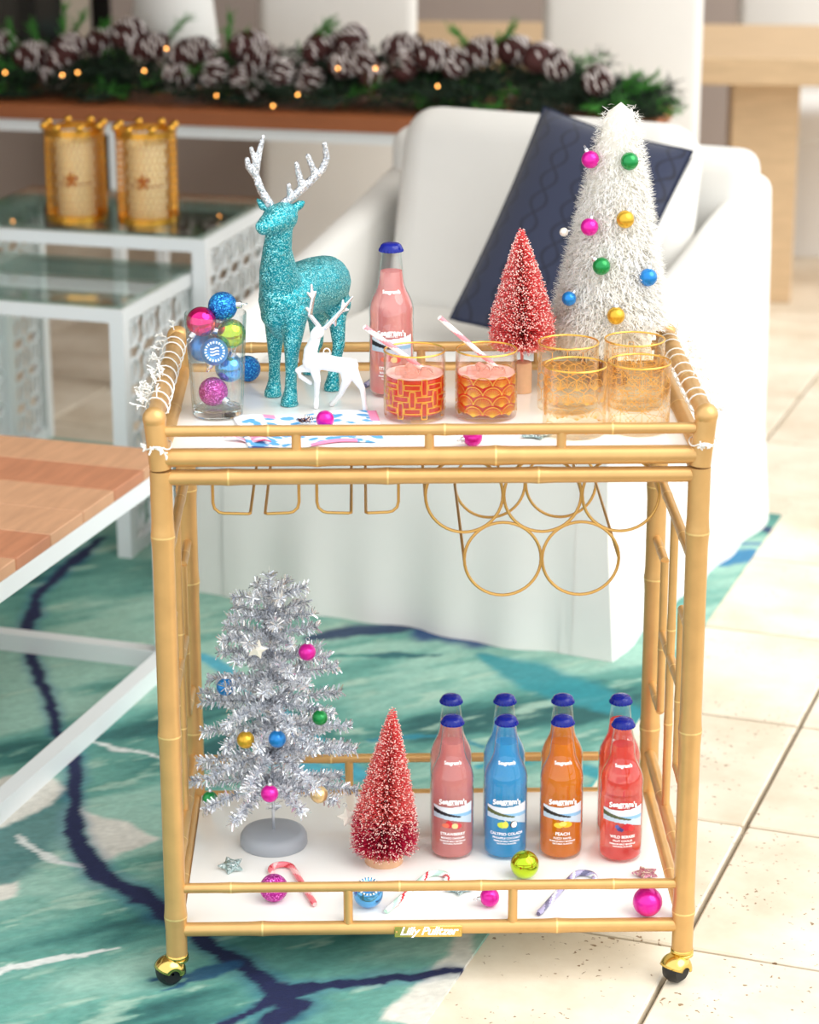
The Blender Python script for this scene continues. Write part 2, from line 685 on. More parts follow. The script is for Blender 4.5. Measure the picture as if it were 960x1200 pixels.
# ------------------------------------------------------------------ rug: watercolour print on a woven rectangle
STEP = 0.0065
nu, nv = int((RUG_U1 - RUG_U0) / STEP), int((RUG_V1 - RUG_V0) / STEP)
U, V = np.meshgrid(np.linspace(RUG_U0, RUG_U1, nu), np.linspace(RUG_V0, RUG_V1, nv), indexing='ij')
e1, e2 = np.array(E1[:2]), np.array(E2[:2])
X = U * e1[0] + V * e2[0]
Y = U * e1[1] + V * e2[1]
rng = np.random.default_rng(5)


def vnoise(x, y, seed):
    g = np.random.default_rng(seed).random((128, 128))
    xi, yi = np.floor(x).astype(int), np.floor(y).astype(int)
    fx, fy = x - xi, y - yi
    fx, fy = fx * fx * (3 - 2 * fx), fy * fy * (3 - 2 * fy)
    a = g[xi % 128, yi % 128]
    b_ = g[(xi + 1) % 128, yi % 128]
    c_ = g[xi % 128, (yi + 1) % 128]
    d_ = g[(xi + 1) % 128, (yi + 1) % 128]
    return (a * (1 - fx) + b_ * fx) * (1 - fy) + (c_ * (1 - fx) + d_ * fx) * fy


def fbm(x, y, seed, oct=4):
    s_, a_, tot = 0, 1, 0
    for k in range(oct):
        s_ = s_ + a_ * vnoise(x * 2 ** k + 17.3 * k, y * 2 ** k + 5.1 * k, seed + k)
        tot += a_
        a_ *= 0.55
    return s_ / tot


def sm(a_, b_, x):
    t_ = np.clip((x - a_) / (b_ - a_), 0, 1)
    return t_ * t_ * (3 - 2 * t_)


WX = X + 0.05 * (fbm(X * 5, Y * 5, 40) - 0.5) + 0.012 * (fbm(X * 40, Y * 40, 44, 3) - 0.5)
WY = Y + 0.09 * (fbm(X * 5 + 9, Y * 5, 50) - 0.5) + 0.02 * (fbm(X * 40, Y * 40 + 7, 54, 3) - 0.5)


def dist_line(pts, wx=WX, wy=WY):
    """distance to a stroke and the local half width"""
    best = np.full(X.shape, 9.0)
    for (x0, y0, w0), (x1, y1, w1) in zip(pts[:-1], pts[1:]):
        dx, dy = x1 - x0, y1 - y0
        L2 = dx * dx + dy * dy + 1e-9
        t_ = np.clip(((wx - x0) * dx + (wy - y0) * dy) / L2, 0, 1)
        d_ = np.hypot(wx - x0 - t_ * dx, wy - y0 - t_ * dy) / (w0 + (w1 - w0) * t_)
        best = np.minimum(best, d_)
    return best


def fl(pts):
    return [(*atz(u, v)[:2], w) for u, v, w in pts]


def poly_mask(pts, soft=0.012):
    P = [atz(u, v) for u, v in pts]
    inside = np.zeros(X.shape, bool)
    dmin = np.full(X.shape, 9.0)
    for i in range(len(P)):
        a_, b_ = P[i - 1], P[i]
        cond = ((a_.y > WY) != (b_.y > WY)) & (WX < (b_.x - a_.x) * (WY - a_.y) / (b_.y - a_.y + 1e-12) + a_.x)
        inside ^= cond
        dx, dy = b_.x - a_.x, b_.y - a_.y
        t_ = np.clip(((WX - a_.x) * dx + (WY - a_.y) * dy) / (dx * dx + dy * dy + 1e-9), 0, 1)
        dmin = np.minimum(dmin, np.hypot(WX - a_.x - t_ * dx, WY - a_.y - t_ * dy))
    sd = np.where(inside, dmin, -dmin)
    return sm(-soft, soft, sd)


def C3(c):
    return np.array(lin(c))[None, None, :]


def over(base, c, a_):
    return base * (1 - a_[..., None]) + C3(c) * a_[..., None]


ca, sa = math.cos(math.radians(28)), math.sin(math.radians(28))
P1, P2 = X * ca + Y * sa, -X * sa + Y * ca
wash = fbm(P1 * 2.2 + 3, P2 * 7 + 1, 11, 5)
fine = fbm(P1 * 9, P2 * 34, 21, 4)
big = fbm(X * 1.7 + 2, Y * 1.3 + 6, 31, 3)
base = C3((104, 162, 150)) * np.ones(X.shape + (1,))
base = over(base, (160, 200, 184), sm(0.48, 0.66, wash) * 0.9)
base = over(base, (58, 122, 116), sm(0.50, 0.30, wash) * 0.85)
base = over(base, (34, 84, 86), sm(0.40, 0.22, wash + (fine - 0.5) * 0.3) * 0.8)
base = over(base, (74, 146, 130), sm(0.55, 0.75, fine) * 0.5)
base = over(base, (188, 214, 196), sm(0.62, 0.78, fine + (big - 0.5) * 0.2) * 0.6)
base = over(base, (48, 104, 112), poly_mask([(60, 920), (85, 930), (70, 1000), (20, 1040), (-60, 1045), (-60, 970)], 0.02) * 0.7)
# pale unprinted patches
for P in ([(-40, 925), (55, 905), (82, 928), (45, 955), (-10, 978), (-50, 985)], [(98, 945), (190, 985), (150, 1000), (128, 1012), (108, 985)],
          [(-30, 1042), (30, 1034), (26, 1055), (-30, 1072)], [(440, 1200), (500, 1125), (560, 1090), (500, 1215)]):
    base = over(base, (226, 222, 212), poly_mask(P, 0.006) * 0.97)
for pts in ([(-20, 1155, .006), (60, 1132, .012), (135, 1114, .002)], [(95, 872, .003), (130, 882, .009), (200, 888, .004)],
            [(20, 985, .004), (70, 1010, .008), (110, 1020, .003)]):
    base = over(base, (222, 226, 222), sm(1.25, 0.8, dist_line(fl(pts))))
# navy veins
navy = [[(120, 634, .008), (75, 664, .012), (48, 700, .012), (36, 738, .015), (40, 772, .010), (52, 805, .012), (66, 845, .011), (82, 885, .012),
         (92, 915, .013), (91, 950, .013), (90, 978, .016), (106, 1006, .018), (130, 1036, .019), (160, 1060, .018), (190, 1082, .017), (236, 1108, .014),
         (290, 1142, .015), (332, 1172, .018), (372, 1160, .016), (430, 1150, .014), (530, 1132, .010)],
        [(332, 1172, .016), (300, 1188, .010), (250, 1208, .006)],
        [(320, 1170, .012), (350, 1185, .02), (330, 1200, .02)]]
vein = np.full(X.shape, 9.0)
for P in navy:
    vein = np.minimum(vein, dist_line(fl(P)))
base = over(base, (40, 96, 140), sm(2.6, 1.0, vein) * 0.40)
base = over(base, (26, 34, 74), sm(1.2, 0.75, vein))
for P, c in (([(370, 752, .02), (420, 742, .03), (500, 730, .035)], (26, 38, 90)), ([(505, 742, .04), (560, 744, .06), (600, 740, .05)], (34, 60, 120)),
             ([(400, 772, .006), (470, 768, .012), (520, 766, .006)], (30, 90, 100)), ([(570, 768, .02), (610, 785, .045), (680, 815, .05), (770, 850, .03)], (44, 140, 150)),
             ([(300, 775, .01), (380, 776, .012), (440, 768, .004)], (50, 140, 130)), ([(872, 612, .012), (905, 622, .02)], (34, 44, 96)),
             ([(835, 664, .02), (880, 652, .04)], (40, 120, 170)), ([(850, 640, .012), (890, 636, .01)], (70, 110, 160)),
             ([(180, 1150, .006), (270, 1135, .014), (200, 1160, .004)], (30, 80, 120)),
             ([(690, 935, .02), (770, 880, .04)], (60, 160, 165)), ([(560, 900, .01), (640, 890, .02), (700, 905, .02)], (40, 150, 165)),
             ([(230, 770, .02), (420, 905, .02), (300, 890, .03)], (70, 165, 190)), ([(430, 870, .01), (520, 865, .012), (560, 880, .006)], (40, 130, 150))):
    base = over(base, c, sm(1.3, 0.6, dist_line(fl(P))) * 0.9)
base = np.clip(base * (0.80 + 0.16 * rng.random(X.shape))[..., None], 0, 1)
mb = MB()
n = nu * nv
mb.v = list(zip(X.ravel().tolist(), Y.ravel().tolist(), [0.0035] * n))
ii, jj = np.meshgrid(np.arange(nu - 1), np.arange(nv - 1), indexing='ij')
q0 = (ii * nv + jj).ravel()
mb.f = np.stack([q0, q0 + nv, q0 + nv + 1, q0 + 1], 1).tolist()
mb.m = [0] * len(mb.f)
cols = base.reshape(-1, 3)
edge = [i * nv for i in range(nu)] + [(nu - 1) * nv + j for j in range(1, nv)] + [i * nv + nv - 1 for i in range(nu - 2, -1, -1)] + [j for j in range(nv - 2, 0, -1)]
n0 = len(mb.v)
for k in edge:
    x, y, z = mb.v[k]
    mb.v.append((x, y, -0.002))
for k in range(len(edge)):
    k2 = (k + 1) % len(edge)
    mb.f.append((edge[k], edge[k2], n0 + k2, n0 + k))
    mb.m.append(0)
mb.c = np.concatenate([cols, cols[edge]])
tag(mb.build('rug', 'rug_print', None, False), 'aqua and teal watercolour print rug with navy veins under the furniture', 'rug')

# ------------------------------------------------------------------ bar cart
def bamboo(mb, p0, p1, r, nodes=(), seg=14, caps=True):
    """a cane with swollen joints, each joint marked by a pale ring"""
    p0, p1 = Vector(p0), Vector(p1)
    Ln = (p1 - p0).length
    st = [(0.0, r, 0)]
    for t_ in sorted(nodes):
        w = 0.022 / Ln
        g = 0.0013 / Ln
        for dt, k, m in ((-w, 1.0, 0), (-w * 0.35, 1.05, 0), (-g, 1.10, 1), (g, 1.10, 0), (w * 0.35, 1.05, 0), (w, 1.0, 0)):
            if 0.001 < t_ + dt < 0.999:
                st.append((t_ + dt, r * k, m))
    st.append((1.0, r, 0))
    ms = [s_[2] for s_ in st]
    mb.tube([p0.lerp(p1, s_[0]) for s_ in st], [s_[1] for s_ in st], seg, caps=caps, mats=lambda i, k: ms[i])


GB = ['bamboo_gold', 'bamboo_node']
W2, D2 = 0.36, 0.224
cart = thing('bar_cart', 'gold bamboo two tier bar cart on brass casters', 'bar cart')
def cane(name, p0, p1, r, nodes=(), parent=None):
    m_ = MB()
    bamboo(m_, p0, p1, r, nodes)
    return m_.build(name, GB, parent or cart)


ZS = 0.767
for sx in (-1, 1):
    for sy in (-1, 1):
        z_n = [0.675, 0.385, 0.108] if sy < 0 else [0.60, 0.45, 0.20]
        p = cane('post', (sx * W2, sy * D2, 0.044), (sx * W2, sy * D2, ZS), 0.0152, [(z - 0.044) / (ZS - 0.044) for z in z_n])
for sy in (-1, 1):
    cane('top_rail', (-W2, sy * D2, 0.757), (W2, sy * D2, 0.757), 0.0108, [0.125, 0.42, 0.70] if sy < 0 else [0.3, 0.7])
    cane('shelf_rail', (-W2, sy * D2, 0.0865), (W2, sy * D2, 0.0865), 0.0102, [0.17, 0.75] if sy < 0 else [0.4])
    cane('gallery_rail', (-W2, sy * D2, 0.151), (W2, sy * D2, 0.151), 0.0074, [0.11, 0.44, 0.60, 0.86] if sy < 0 else [0.3, 0.8])
    for x in (-0.116, 0.117):
        cane('spindle', (x, sy * D2, 0.0865), (x, sy * D2, 0.151), 0.0068)
for sx in (-1, 1):
    x = sx * W2
    cane('top_rail', (x, -D2, 0.757), (x, D2, 0.757), 0.0108, [0.5])
    cane('shelf_rail', (x, -D2, 0.0865), (x, D2, 0.0865), 0.0102, [0.35])
    cane('gallery_rail', (x, -D2, 0.158), (x, D2, 0.158), 0.0092, [0.3, 0.62])
    # open fretwork between the posts
    cane('fret_rail', (x, -D2, 0.623), (x, D2, 0.623), 0.0074, [0.3, 0.72])
    cane('fret_bar', (x, 0.008, 0.158), (x, 0.008, 0.623), 0.0062, [0.3, 0.62])
    cane('fret_rail', (x, -0.1, 0.403), (x, 0.106, 0.403), 0.0066, [0.3, 0.7])
    for sy in (-1, 1):
        y = 0.106 if sy > 0 else -0.1
        cane('fret_bar', (x, y, 0.277), (x, y, 0.518), 0.0062, [0.42])
        for z in (0.518, 0.277):
            cane('fret_rail', (x, y, z), (x, sy * D2, z), 0.0066, [0.4])
# lower shelf
mb = MB()
mb.rbox((0, -0.002, 0.0895), (0.70, 0.432, 0.011), 0.002, seg=2)
mb.build('shelf_panel', 'white_panel', cart)
# stemware rack wires
yb, ye = -0.205, 0.19
for x0, x1 in ((-0.293, -0.243), (-0.177, -0.223), (-0.153, -0.107), (-0.043, -0.087)):
    sg = 1 if x1 > x0 else -1
    path = [(x0, yb, 0.752), (x0, yb, 0.715), (x0 + sg * 0.002, yb, 0.707), (x0 + sg * 0.008, yb, 0.7015), (x0 + sg * 0.014, yb, 0.70),
            (x1 - sg * 0.003, yb, 0.699), (x1, yb + 0.003, 0.699), (x1, ye, 0.699), (x1, ye, 0.715), (x1, ye, 0.752)]
    m_ = MB()
    m_.tube(path, 0.0021, 8)
    m_.build('stemware_wire', 'wire_gold', cart)
for y in (-0.12, 0.12):
    m_ = MB()
    m_.tube([(-W2, y, 0.7525), (W2, y, 0.7525)], 0.0035, 8)
    m_.build('under_brace', 'wire_gold', cart)


def ring_path(c, r, n=40):
    return [(c[0] + r * math.cos(2 * PI * k / n), c[1], c[2] + r * math.sin(2 * PI * k / n)) for k in range(n)]


RR = 0.0528
for y in (-0.172, 0.172):
    for x, z in ((0.047, 0.7125), (0.154, 0.7125), (0.261, 0.7125), (0.1005, 0.6205), (0.2075, 0.6205)):
        m_ = MB()
        m_.tube(ring_path((x, y, z), RR), 0.0022, 8, closed=True)
        m_.build('bottle_ring', 'wire_gold', cart)
for x, z in ((0.0475, 0.6205), (0.2605, 0.6205), (0.1005, 0.7125), (0.2075, 0.7125), (-0.006, 0.7125), (0.314, 0.7125)):
    m_ = MB()
    m_.tube([(x, -0.172, z), (x, 0.172, z)], 0.0022, 8)
    m_.build('ring_brace', 'wire_gold', cart)
# name plate with script lettering
mb = MB()
mb.rbox((-0.003, -0.2352, 0.085), (0.096, 0.0016, 0.0175), 0.0006, seg=1)
plate = mb.build('name_plate', 'bright_brass', cart)
vs, fs = text_geo('Lilly Pulitzer', 0.0175, 0.0005, 0.35, 0.95)
mb = MB()
mb.add([(v.x - 0.003, -0.23625, v.y + 0.0805) for v in vs], fs)
mb.build('lettering', 'print_white', plate, False)
for x in (-0.048, 0.042):
    mb = MB()
    mb.sphere((x, -0.2362, 0.085), 0.0014, 8, 6)
    mb.build('rivet', 'bamboo_gold', plate)


def caster(x, y, a, parent, z0=0.0):
    R_ = Matrix.Rotation(a, 3, 'Z')
    P = Vector((x, y, 0))
    def T(p): return P + R_ @ Vector(p)
    m_ = MB()
    m_.lathe([(0.001, 0.049), (0.0155, 0.049), (0.0165, 0.047), (0.0165, 0.045), (0.0145, 0.0435), (0.0165, 0.042), (0.0165, 0.039), (0.013, 0.037), (0.001, 0.037)], 20, P)
    col_ = m_.build('caster', 'bright_brass', parent)
    m_ = MB()                       # wheel pair: a rounded black ball rolling under the hood
    Mx = R_ @ Matrix.Rotation(PI / 2, 3, 'Y')
    m_.lathe([(0.002, -0.0135), (0.014, -0.0135), (0.0185, -0.009), (0.0205, 0), (0.0185, 0.009), (0.014, 0.0135), (0.002, 0.0135)], 24, T((0, 0.012, 0.0205 + z0)), M=Mx)
    m_.build('wheel', 'black_rubber', col_)
    m_ = MB()                       # hood: a shell wrapped over the top half of the wheel
    bm = []
    nA, nB = 14, 10
    c0 = T((0, 0.012, 0.0205 + z0))
    for i in range(nA + 1):
        th = -0.15 + (PI * 0.93) * i / nA
        for k in range(nB + 1):
            ph = -PI / 2 + PI * k / nB
            rr = 0.0235
            q = Vector((rr * 0.86 * math.sin(ph), -rr * math.cos(th) * (0.35 + 0.65 * math.cos(ph)), rr * math.sin(th) * (0.35 + 0.65 * math.cos(ph))))
            bm.append(c0 + R_ @ q)
    m_.add(bm, [(i * (nB + 1) + k, i * (nB + 1) + k + 1, (i + 1) * (nB + 1) + k + 1, (i + 1) * (nB + 1) + k) for i in range(nA) for k in range(nB)])
    hood = m_.build('hood', 'bright_brass', col_)
    sol = hood.modifiers.new('s', 'SOLIDIFY')
    sol.thickness = 0.0012


caster(-W2, -D2, math.radians(115), cart, 0.0037)
caster(W2, -D2, math.radians(130), cart)
caster(-W2, D2, math.radians(70), cart, 0.0037)
caster(W2, D2, math.radians(200), cart)

# ------------------------------------------------------------------ serving tray that lies on top of the cart
tray = thing('serving_tray', 'gold bamboo gallery tray with white panel resting on the cart', 'tray', (0, 0, 0.769))
ZB = 0.769


def tcane(name, p0, p1, r, nodes=()):
    return cane(name, (p0[0], p0[1], p0[2] - ZB), (p1[0], p1[1], p1[2] - ZB), r, nodes, tray)


TX = 0.366
for sx in (-1, 1):
    for sy in (-1, 1):
        p = tcane('corner_post', (sx * W2, sy * D2, 0.7695), (sx * TX, sy * D2, 0.834), 0.0148)
        mb = MB()
        mb.sphere((sx * TX, sy * D2, 0.839 - ZB), 0.0162, 20, 12)
        mb.build('finial', 'bamboo_gold', p)
for sy in (-1, 1):
    tcane('lower_rail', (-W2, sy * D2, 0.7845), (W2, sy * D2, 0.7845), 0.0126, [0.29, 0.62] if sy < 0 else [0.5])
    tcane('upper_rail', (-TX, sy * D2, 0.8210), (TX, sy * D2, 0.8210), 0.0076, [0.205, 0.525, 0.83] if sy < 0 else [0.15, 0.45, 0.8])
    for x in (-0.179, -0.002, 0.174):
        tcane('spindle', (x, sy * D2, 0.7845), (x, sy * D2, 0.8210), 0.0066)
for sx in (-1, 1):
    tcane('lower_rail', (sx * W2, -D2, 0.7845), (sx * W2, D2, 0.7845), 0.0126, [0.5])
    tcane('side_rail', (sx * TX, -D2, 0.838), (sx * TX, D2, 0.838), 0.0118, [0.2, 0.4, 0.62, 0.85])
mb = MB()
mb.rbox((0, 0, 0.782 - ZB), (0.712, 0.44, 0.010), 0.002, seg=2)
mb.build('panel', 'white_panel', tray)
ZT = 0.7872
ZL = 0.0952


# ------------------------------------------------------------------ baubles
def bauble(name, label, c, r, mt, capdir=(0, 0, 1), group=None, face=None):
    c = Vector(c)
    t_ = thing(name, label, 'bauble', c, 0, group)
    b_ = MB()
    if face:        # the ball is cut and dished where the reflector sits
        Qf = Vector(face).normalized().to_track_quat('Z', 'Y').to_matrix()
        pr = [(max(1e-5, r * math.cos(a)), r * math.sin(a)) for a in [-PI / 2 + (PI / 2 + 0.80) * i / 16 for i in range(17)]]
        b_.lathe(pr + [(0.60 * r, 0.66 * r), (0.30 * r, 0.56 * r), (0.0002, 0.54 * r)], 32, M=Qf)
    else:
        b_.sphere((0, 0, 0), r, 28, 18)
    b_.build('ball', mt, t_)
    d = Vector(capdir).normalized()
    Q = d.to_track_quat('Z', 'Y').to_matrix()
    k = r / 0.02
    c_ = MB()
    c_.lathe([(0.0002, r + 0.006 * k), (0.0045 * k, r + 0.006 * k), (0.0052 * k, r + 0.004 * k), (0.0052 * k, r - 0.002 * k)], 14, M=Q)
    cp = c_.build('cap', 'silver', t_)
    l_ = MB()
    l_.tube([tuple(Q @ Vector((0.0042 * k * math.cos(a), 0, r + 0.0095 * k + 0.0045 * k * math.sin(a)))) for a in [2 * PI * i / 14 for i in range(14)]], 0.0007 * k, 6, closed=True)
    l_.build('loop', 'silver', cp)
    if face:
        Qf = Vector(face).normalized().to_track_quat('Z', 'Y').to_matrix()
        f_ = MB()                   # fluted white ring round the dish
        f_.lathe([(0.74 * r, 0.70 * r), (0.72 * r, 0.755 * r), (0.64 * r, 0.75 * r), (0.56 * r, 0.655 * r)], 40, M=Qf, mats=lambda i, kk: kk % 2)
        f_.build('fluted_ring', ['print_white', 'b_skyblue'], t_)
        for q in (-0.22, 0, 0.22):
            f_ = MB()
            f_.tube([tuple(Qf @ Vector((s_ * r, q * r + 0.05 * r * math.sin(s_ * 9), 0.64 * r))) for s_ in [-0.32 + 0.08 * i for i in range(9)]], 0.055 * r, 6)
            f_.build('white_bar', 'print_white', t_)
    return t_


# ------------------------------------------------------------------ tumblers
def strip(mb, P, r, w, off=0.0004, m=0):
    """a printed line (arc length, height) laid on a cylinder of radius r"""
    for (s0, z0), (s1, z1) in zip(P[:-1], P[1:]):
        L_ = math.hypot(s1 - s0, z1 - z0)
        if L_ < 1e-6:
            continue
        nx, nz = -(z1 - z0) / L_ * w / 2, (s1 - s0) / L_ * w / 2
        n_ = max(1, int(abs(s1 - s0) / r / 0.22))
        vs = []
        for i in range(n_ + 1):
            q = i / n_
            for sg in (-1, 1):
                s_, z_ = s0 + (s1 - s0) * q + sg * nx, z0 + (z1 - z0) * q + sg * nz
                a = s_ / r
                vs.append(((r + off) * math.sin(a), -(r + off) * math.cos(a), z_))
        mb.add(vs, [(2 * i, 2 * i + 2, 2 * i + 3, 2 * i + 1) for i in range(n_)], m)


def arc(cx, cz, r, a0, a1, n=8):
    return [(cx + r * math.cos(a0 + (a1 - a0) * i / n), cz + r * math.sin(a0 + (a1 - a0) * i / n)) for i in range(n + 1)]


def pattern(kind, r, z0, z1):
    L_ = []
    circ = 2 * PI * r
    if kind == 'fan':
        n = 10
        c = circ / n
        rows = 4
        h = (z1 - z0) / rows
        for j in range(rows):
            for i in range(n):
                cx, cz = (i + 0.5 * (j % 2)) * c, z0 + j * h
                L_.append((arc(cx, cz, c * 0.5, 0.15, PI - 0.15, 9), 0.0010))
                for k in range(9):
                    a = 0.4 + (PI - 0.8) * k / 8
                    L_.append(([(cx, cz - 0.001), (cx + c * 0.42 * math.cos(a), cz + c * 0.42 * math.sin(a))], 0.0007))
    elif kind == 'weave':
        n = 16
        c = circ / n
        rows = max(2, int((z1 - z0) / c))
        for j in range(rows):
            for i in range(n):
                cx, cz = (i + 0.5) * c, z0 + (j + 0.5) * c
                a, b_ = (0.66 * c, 0.22 * c) if (i + j) % 2 else (0.22 * c, 0.66 * c)
                for sg in (-1, 1):
                    if (i + j) % 2:
                        L_.append(([(cx - a, cz + sg * b_), (cx + a, cz + sg * b_)], 0.0010))
                        L_.append(([(cx + sg * a, cz - b_), (cx + sg * a, cz + b_)], 0.0010))
                    else:
                        L_.append(([(cx + sg * a, cz - b_), (cx + sg * a, cz + b_)], 0.0010))
                        L_.append(([(cx - a, cz + sg * b_), (cx + a, cz + sg * b_)], 0.0010))
    elif kind == 'star':
        n = 9
        c = circ / n
        rows = 3
        h = (z1 - z0) / rows
        for j in range(rows):
            for i in range(n):
                x0, q0 = i * c, z0 + j * h
                xm, qm = x0 + c / 2, q0 + h / 2
                for P in ([(x0, q0), (x0 + c, q0)], [(x0, q0), (x0, q0 + h)], [(x0, q0), (x0 + c, q0 + h)], [(x0 + c, q0), (x0, q0 + h)]):
                    L_.append((P, 0.0008))
                for k in (0.25,):
                    d = [(xm - c * k, qm), (xm, qm + h * k), (xm + c * k, qm), (xm, qm - h * k), (xm - c * k, qm)]
                    L_.append((d, 0.0008))
                    d = [(x0 - c * k, q0), (x0, q0 + h * k), (x0 + c * k, q0)]
                    L_.append((d, 0.0008))
    elif kind == 'hex':
        n = 12
        c = circ / n
        h = c * 0.8660254
        rows = int((z1 - z0) / h) - 1
        for j in range(rows):
            for i in range(n):
                cx, cz = (i + 0.5 * (j % 2)) * c, z0 + (j + 0.8) * h
                P = [(cx + c * 0.56 * math.cos(PI / 6 + PI / 3 * k), cz + c * 0.56 * math.sin(PI / 6 + PI / 3 * k)) for k in range(7)]
                L_.append((P, 0.0009))
                L_.append(([(cx - c * 0.3, cz), (cx + c * 0.3, cz)], 0.0006))
    return L_


def tumbler(label, loc, kind, glass, rot, fill=None, group=None, band=0.0):
    r, H = 0.0432, 0.096
    t_ = thing('tumbler', label, 'tumbler', loc, rot, group)
    g = MB()
    g.lathe([(0.0005, 0.0), (r - 0.004, 0.0), (r - 0.0008, 0.002), (r, 0.006), (r, H - 0.0008), (r - 0.0009, H), (r - 0.0018, H - 0.0008), (r - 0.002, 0.012), (r - 0.006, 0.0085), (0.0005, 0.008)], 48)
    g.build('glass', glass, t_)
    g = MB()
    g.tube([((r - 0.0009) * math.cos(a), (r - 0.0009) * math.sin(a), H) for a in [2 * PI * i / 48 for i in range(48)]], 0.0013, 6, closed=True)
    if band:
        g.lathe([(r + 0.0004, H - band), (r + 0.0004, H - 0.001)], 48)
    g.build('gold_rim', 'gold_print', t_)
    g = MB()
    top = H - 0.004 if not fill else 0.066
    for P, w in pattern(kind, r, 0.010, top):
        strip(g, P, r, w * (1.4 if fill else 0.72))
    g.build('gold_pattern', 'gold_print' if fill else 'gold_lustre', t_, False)
    if fill:
        g = MB()
        ri = r - 0.0026
        g.lathe([(0.0005, 0.0092), (ri - 0.004, 0.0092), (ri, 0.0125), (ri, 0.060), (ri - 0.0006, 0.0608), (0.0005, 0.0604)], 48)
        g.build('drink', fill, t_)
        for k in range(1, 5):
            a = k * 1.3 + 0.4
            g = MB()
            R_ = Matrix.Rotation(a, 3, 'Z') @ Matrix.Rotation(0.5, 3, 'X')
            g.rbox((0.018 * math.cos(a), 0.018 * math.sin(a), 0.0635), (0.019, 0.018, 0.015), 0.004, seg=3, M=R_)
            g.build('ice_cube', 'ice', t_)
        g = MB()
        g.lathe([(0.0005, 0.0612), (ri - 0.0025, 0.0612), (ri - 0.0004, 0.0625), (ri - 0.0008, 0.0645), (ri - 0.004, 0.0640), (ri - 0.009, 0.0622), (0.0005, 0.0620)], 40)
        g.build('foam', 'foam', t_)
    return t_


def straw(label, p0, p1):
    p0, p1 = Vector(p0), Vector(p1)
    d = p1 - p0
    t_ = MB()
    n = 60
    t_.tube([Vector((0, 0, 0)).lerp(d, i / n) for i in range(n + 1)], 0.0036, 12, mats=lambda i, k: 1 if ((i * 0.55 + k) % 12) < 5 else 0)
    return tag(t_.build('paper_straw', ['straw_white', 'straw_pink'], None, loc=p0), label, 'straw')


tl = atz(486, 488, ZT)
tumbler('tumbler of red drink with gold woven link pattern', tl, 'weave', 'tumbler_glass', 0.1, 'drink_red')
tr_ = atz(569.5, 487, ZT)
tumbler('tumbler of red drink with gold fan scallop pattern', tr_, 'fan', 'tumbler_glass', 0.16, 'drink_red')
straw('pink striped paper straw in the drink with woven link pattern', tl + Vector((0.022, 0.012, 0.058)), aty(427, 383, tl.y - 0.03))
straw('pink striped paper straw in the drink with fan pattern', tr_ + Vector((0.024, 0.012, 0.058)), aty(515, 372, tr_.y - 0.03))
GT = 'empty gold patterned tumblers'
tumbler('empty amber tumbler with gold fan scallops beside the front rail', atz(673, 507, ZT), 'fan', 'amber_glass', 0.3, None, GT, 0.0)
tumbler('empty amber tumbler with gold star lattice beside the front rail', atz(747.5, 503, ZT), 'star', 'amber_glass', 0.0, None, GT)
tumbler('empty amber tumbler with gold hexagon net next to pink tree', atz(665, 478, ZT), 'hex', 'amber_glass', 0.2, None, GT)
tumbler('empty amber tumbler with gold woven links under the white tree', atz(742, 474, ZT), 'weave', 'amber_glass', 0.2, None, GT)

# ------------------------------------------------------------------ clear glass full of baubles
hg = thing('highball_glass', 'tall clear drinking glass filled with shiny baubles', 'glass', atz(255.5, 486, ZT))
mb = MB()
mb.lathe([(0.0005, 0.0), (0.032, 0.0), (0.0355, 0.003), (0.0362, 0.012), (0.0432, 0.146), (0.0426, 0.1475), (0.0416, 0.146), (0.0342, 0.018), (0.031, 0.0135), (0.0005, 0.0125)], 48)
mb.build('glass', 'clear_glass', hg)
mb = MB()
mb.lathe([(0.0005, 0.0008), (0.0315, 0.0008), (0.0345, 0.0035), (0.0350, 0.0115), (0.031, 0.0125), (0.0005, 0.0115)], 40)
mb.build('thick_base', 'thick_glass', hg)
gx, gy = hg.location.x, hg.location.y
for lab, u, v, dy, r, mt, cd, fc in (
        ('purple glitter bauble at the bottom of the tall clear glass', 250, 459, -0.006, 0.0205, 'glitter_purple', (0.8, -0.4, -0.5), None),
        ('sky blue shiny bauble in the tall clear glass', 269, 431, 0.012, 0.0205, 'b_skyblue', (0.2, -0.2, 0.9), None),
        ('dark blue bauble with white fluted reflector in the tall glass', 251, 412, -0.014, 0.0195, 'b_blue', (-0.3, 0.2, -0.9), (0.12, -1, 0.25)),
        ('plain blue bauble behind the reflector bauble in the glass', 238, 407, 0.018, 0.0205, 'b_blue', (-0.2, 0.9, 0.3), None),
        ('lime green shiny bauble in the tall clear glass', 271, 391, 0.004, 0.0205, 'b_lime', (-0.9, -0.1, 0.2), None),
        ('hot pink mirror bauble at the rim of the clear glass', 236, 377, -0.008, 0.021, 'b_hotpink', (-0.5, -0.4, -0.7), None),
        ('small red bauble peeping between pink and lime baubles', 257, 388, 0.024, 0.012, 'b_red', (0.1, 0.6, 0.6), None),
        ('blue glitter bauble heaped on top of the clear glass', 261, 359, 0.008, 0.0205, 'glitter_blue', (0.95, -0.1, 0.12), None)):
    bauble('christmas_bauble', lab, aty(u, v, gy + dy), r, mt, cd, None, fc)
bauble('christmas_bauble', 'blue glitter bauble lying on the tray behind the clear glass', atz(290, 432, ZT + 0.0195), 0.0195, 'glitter_blue', (0.3, 0.8, 0.2))
bauble('christmas_bauble', 'magenta matte bauble lying on the spotted napkin', atz(381, 491.5, ZT + 0.0145), 0.0125, 'b_magenta', (-0.9, 0.1, -0.1))
bauble('christmas_bauble', 'magenta matte bauble lying on the tray before the fan tumbler', atz(554, 512, ZT + 0.0135), 0.0133, 'b_magenta', (-0.9, -0.3, -0.15))

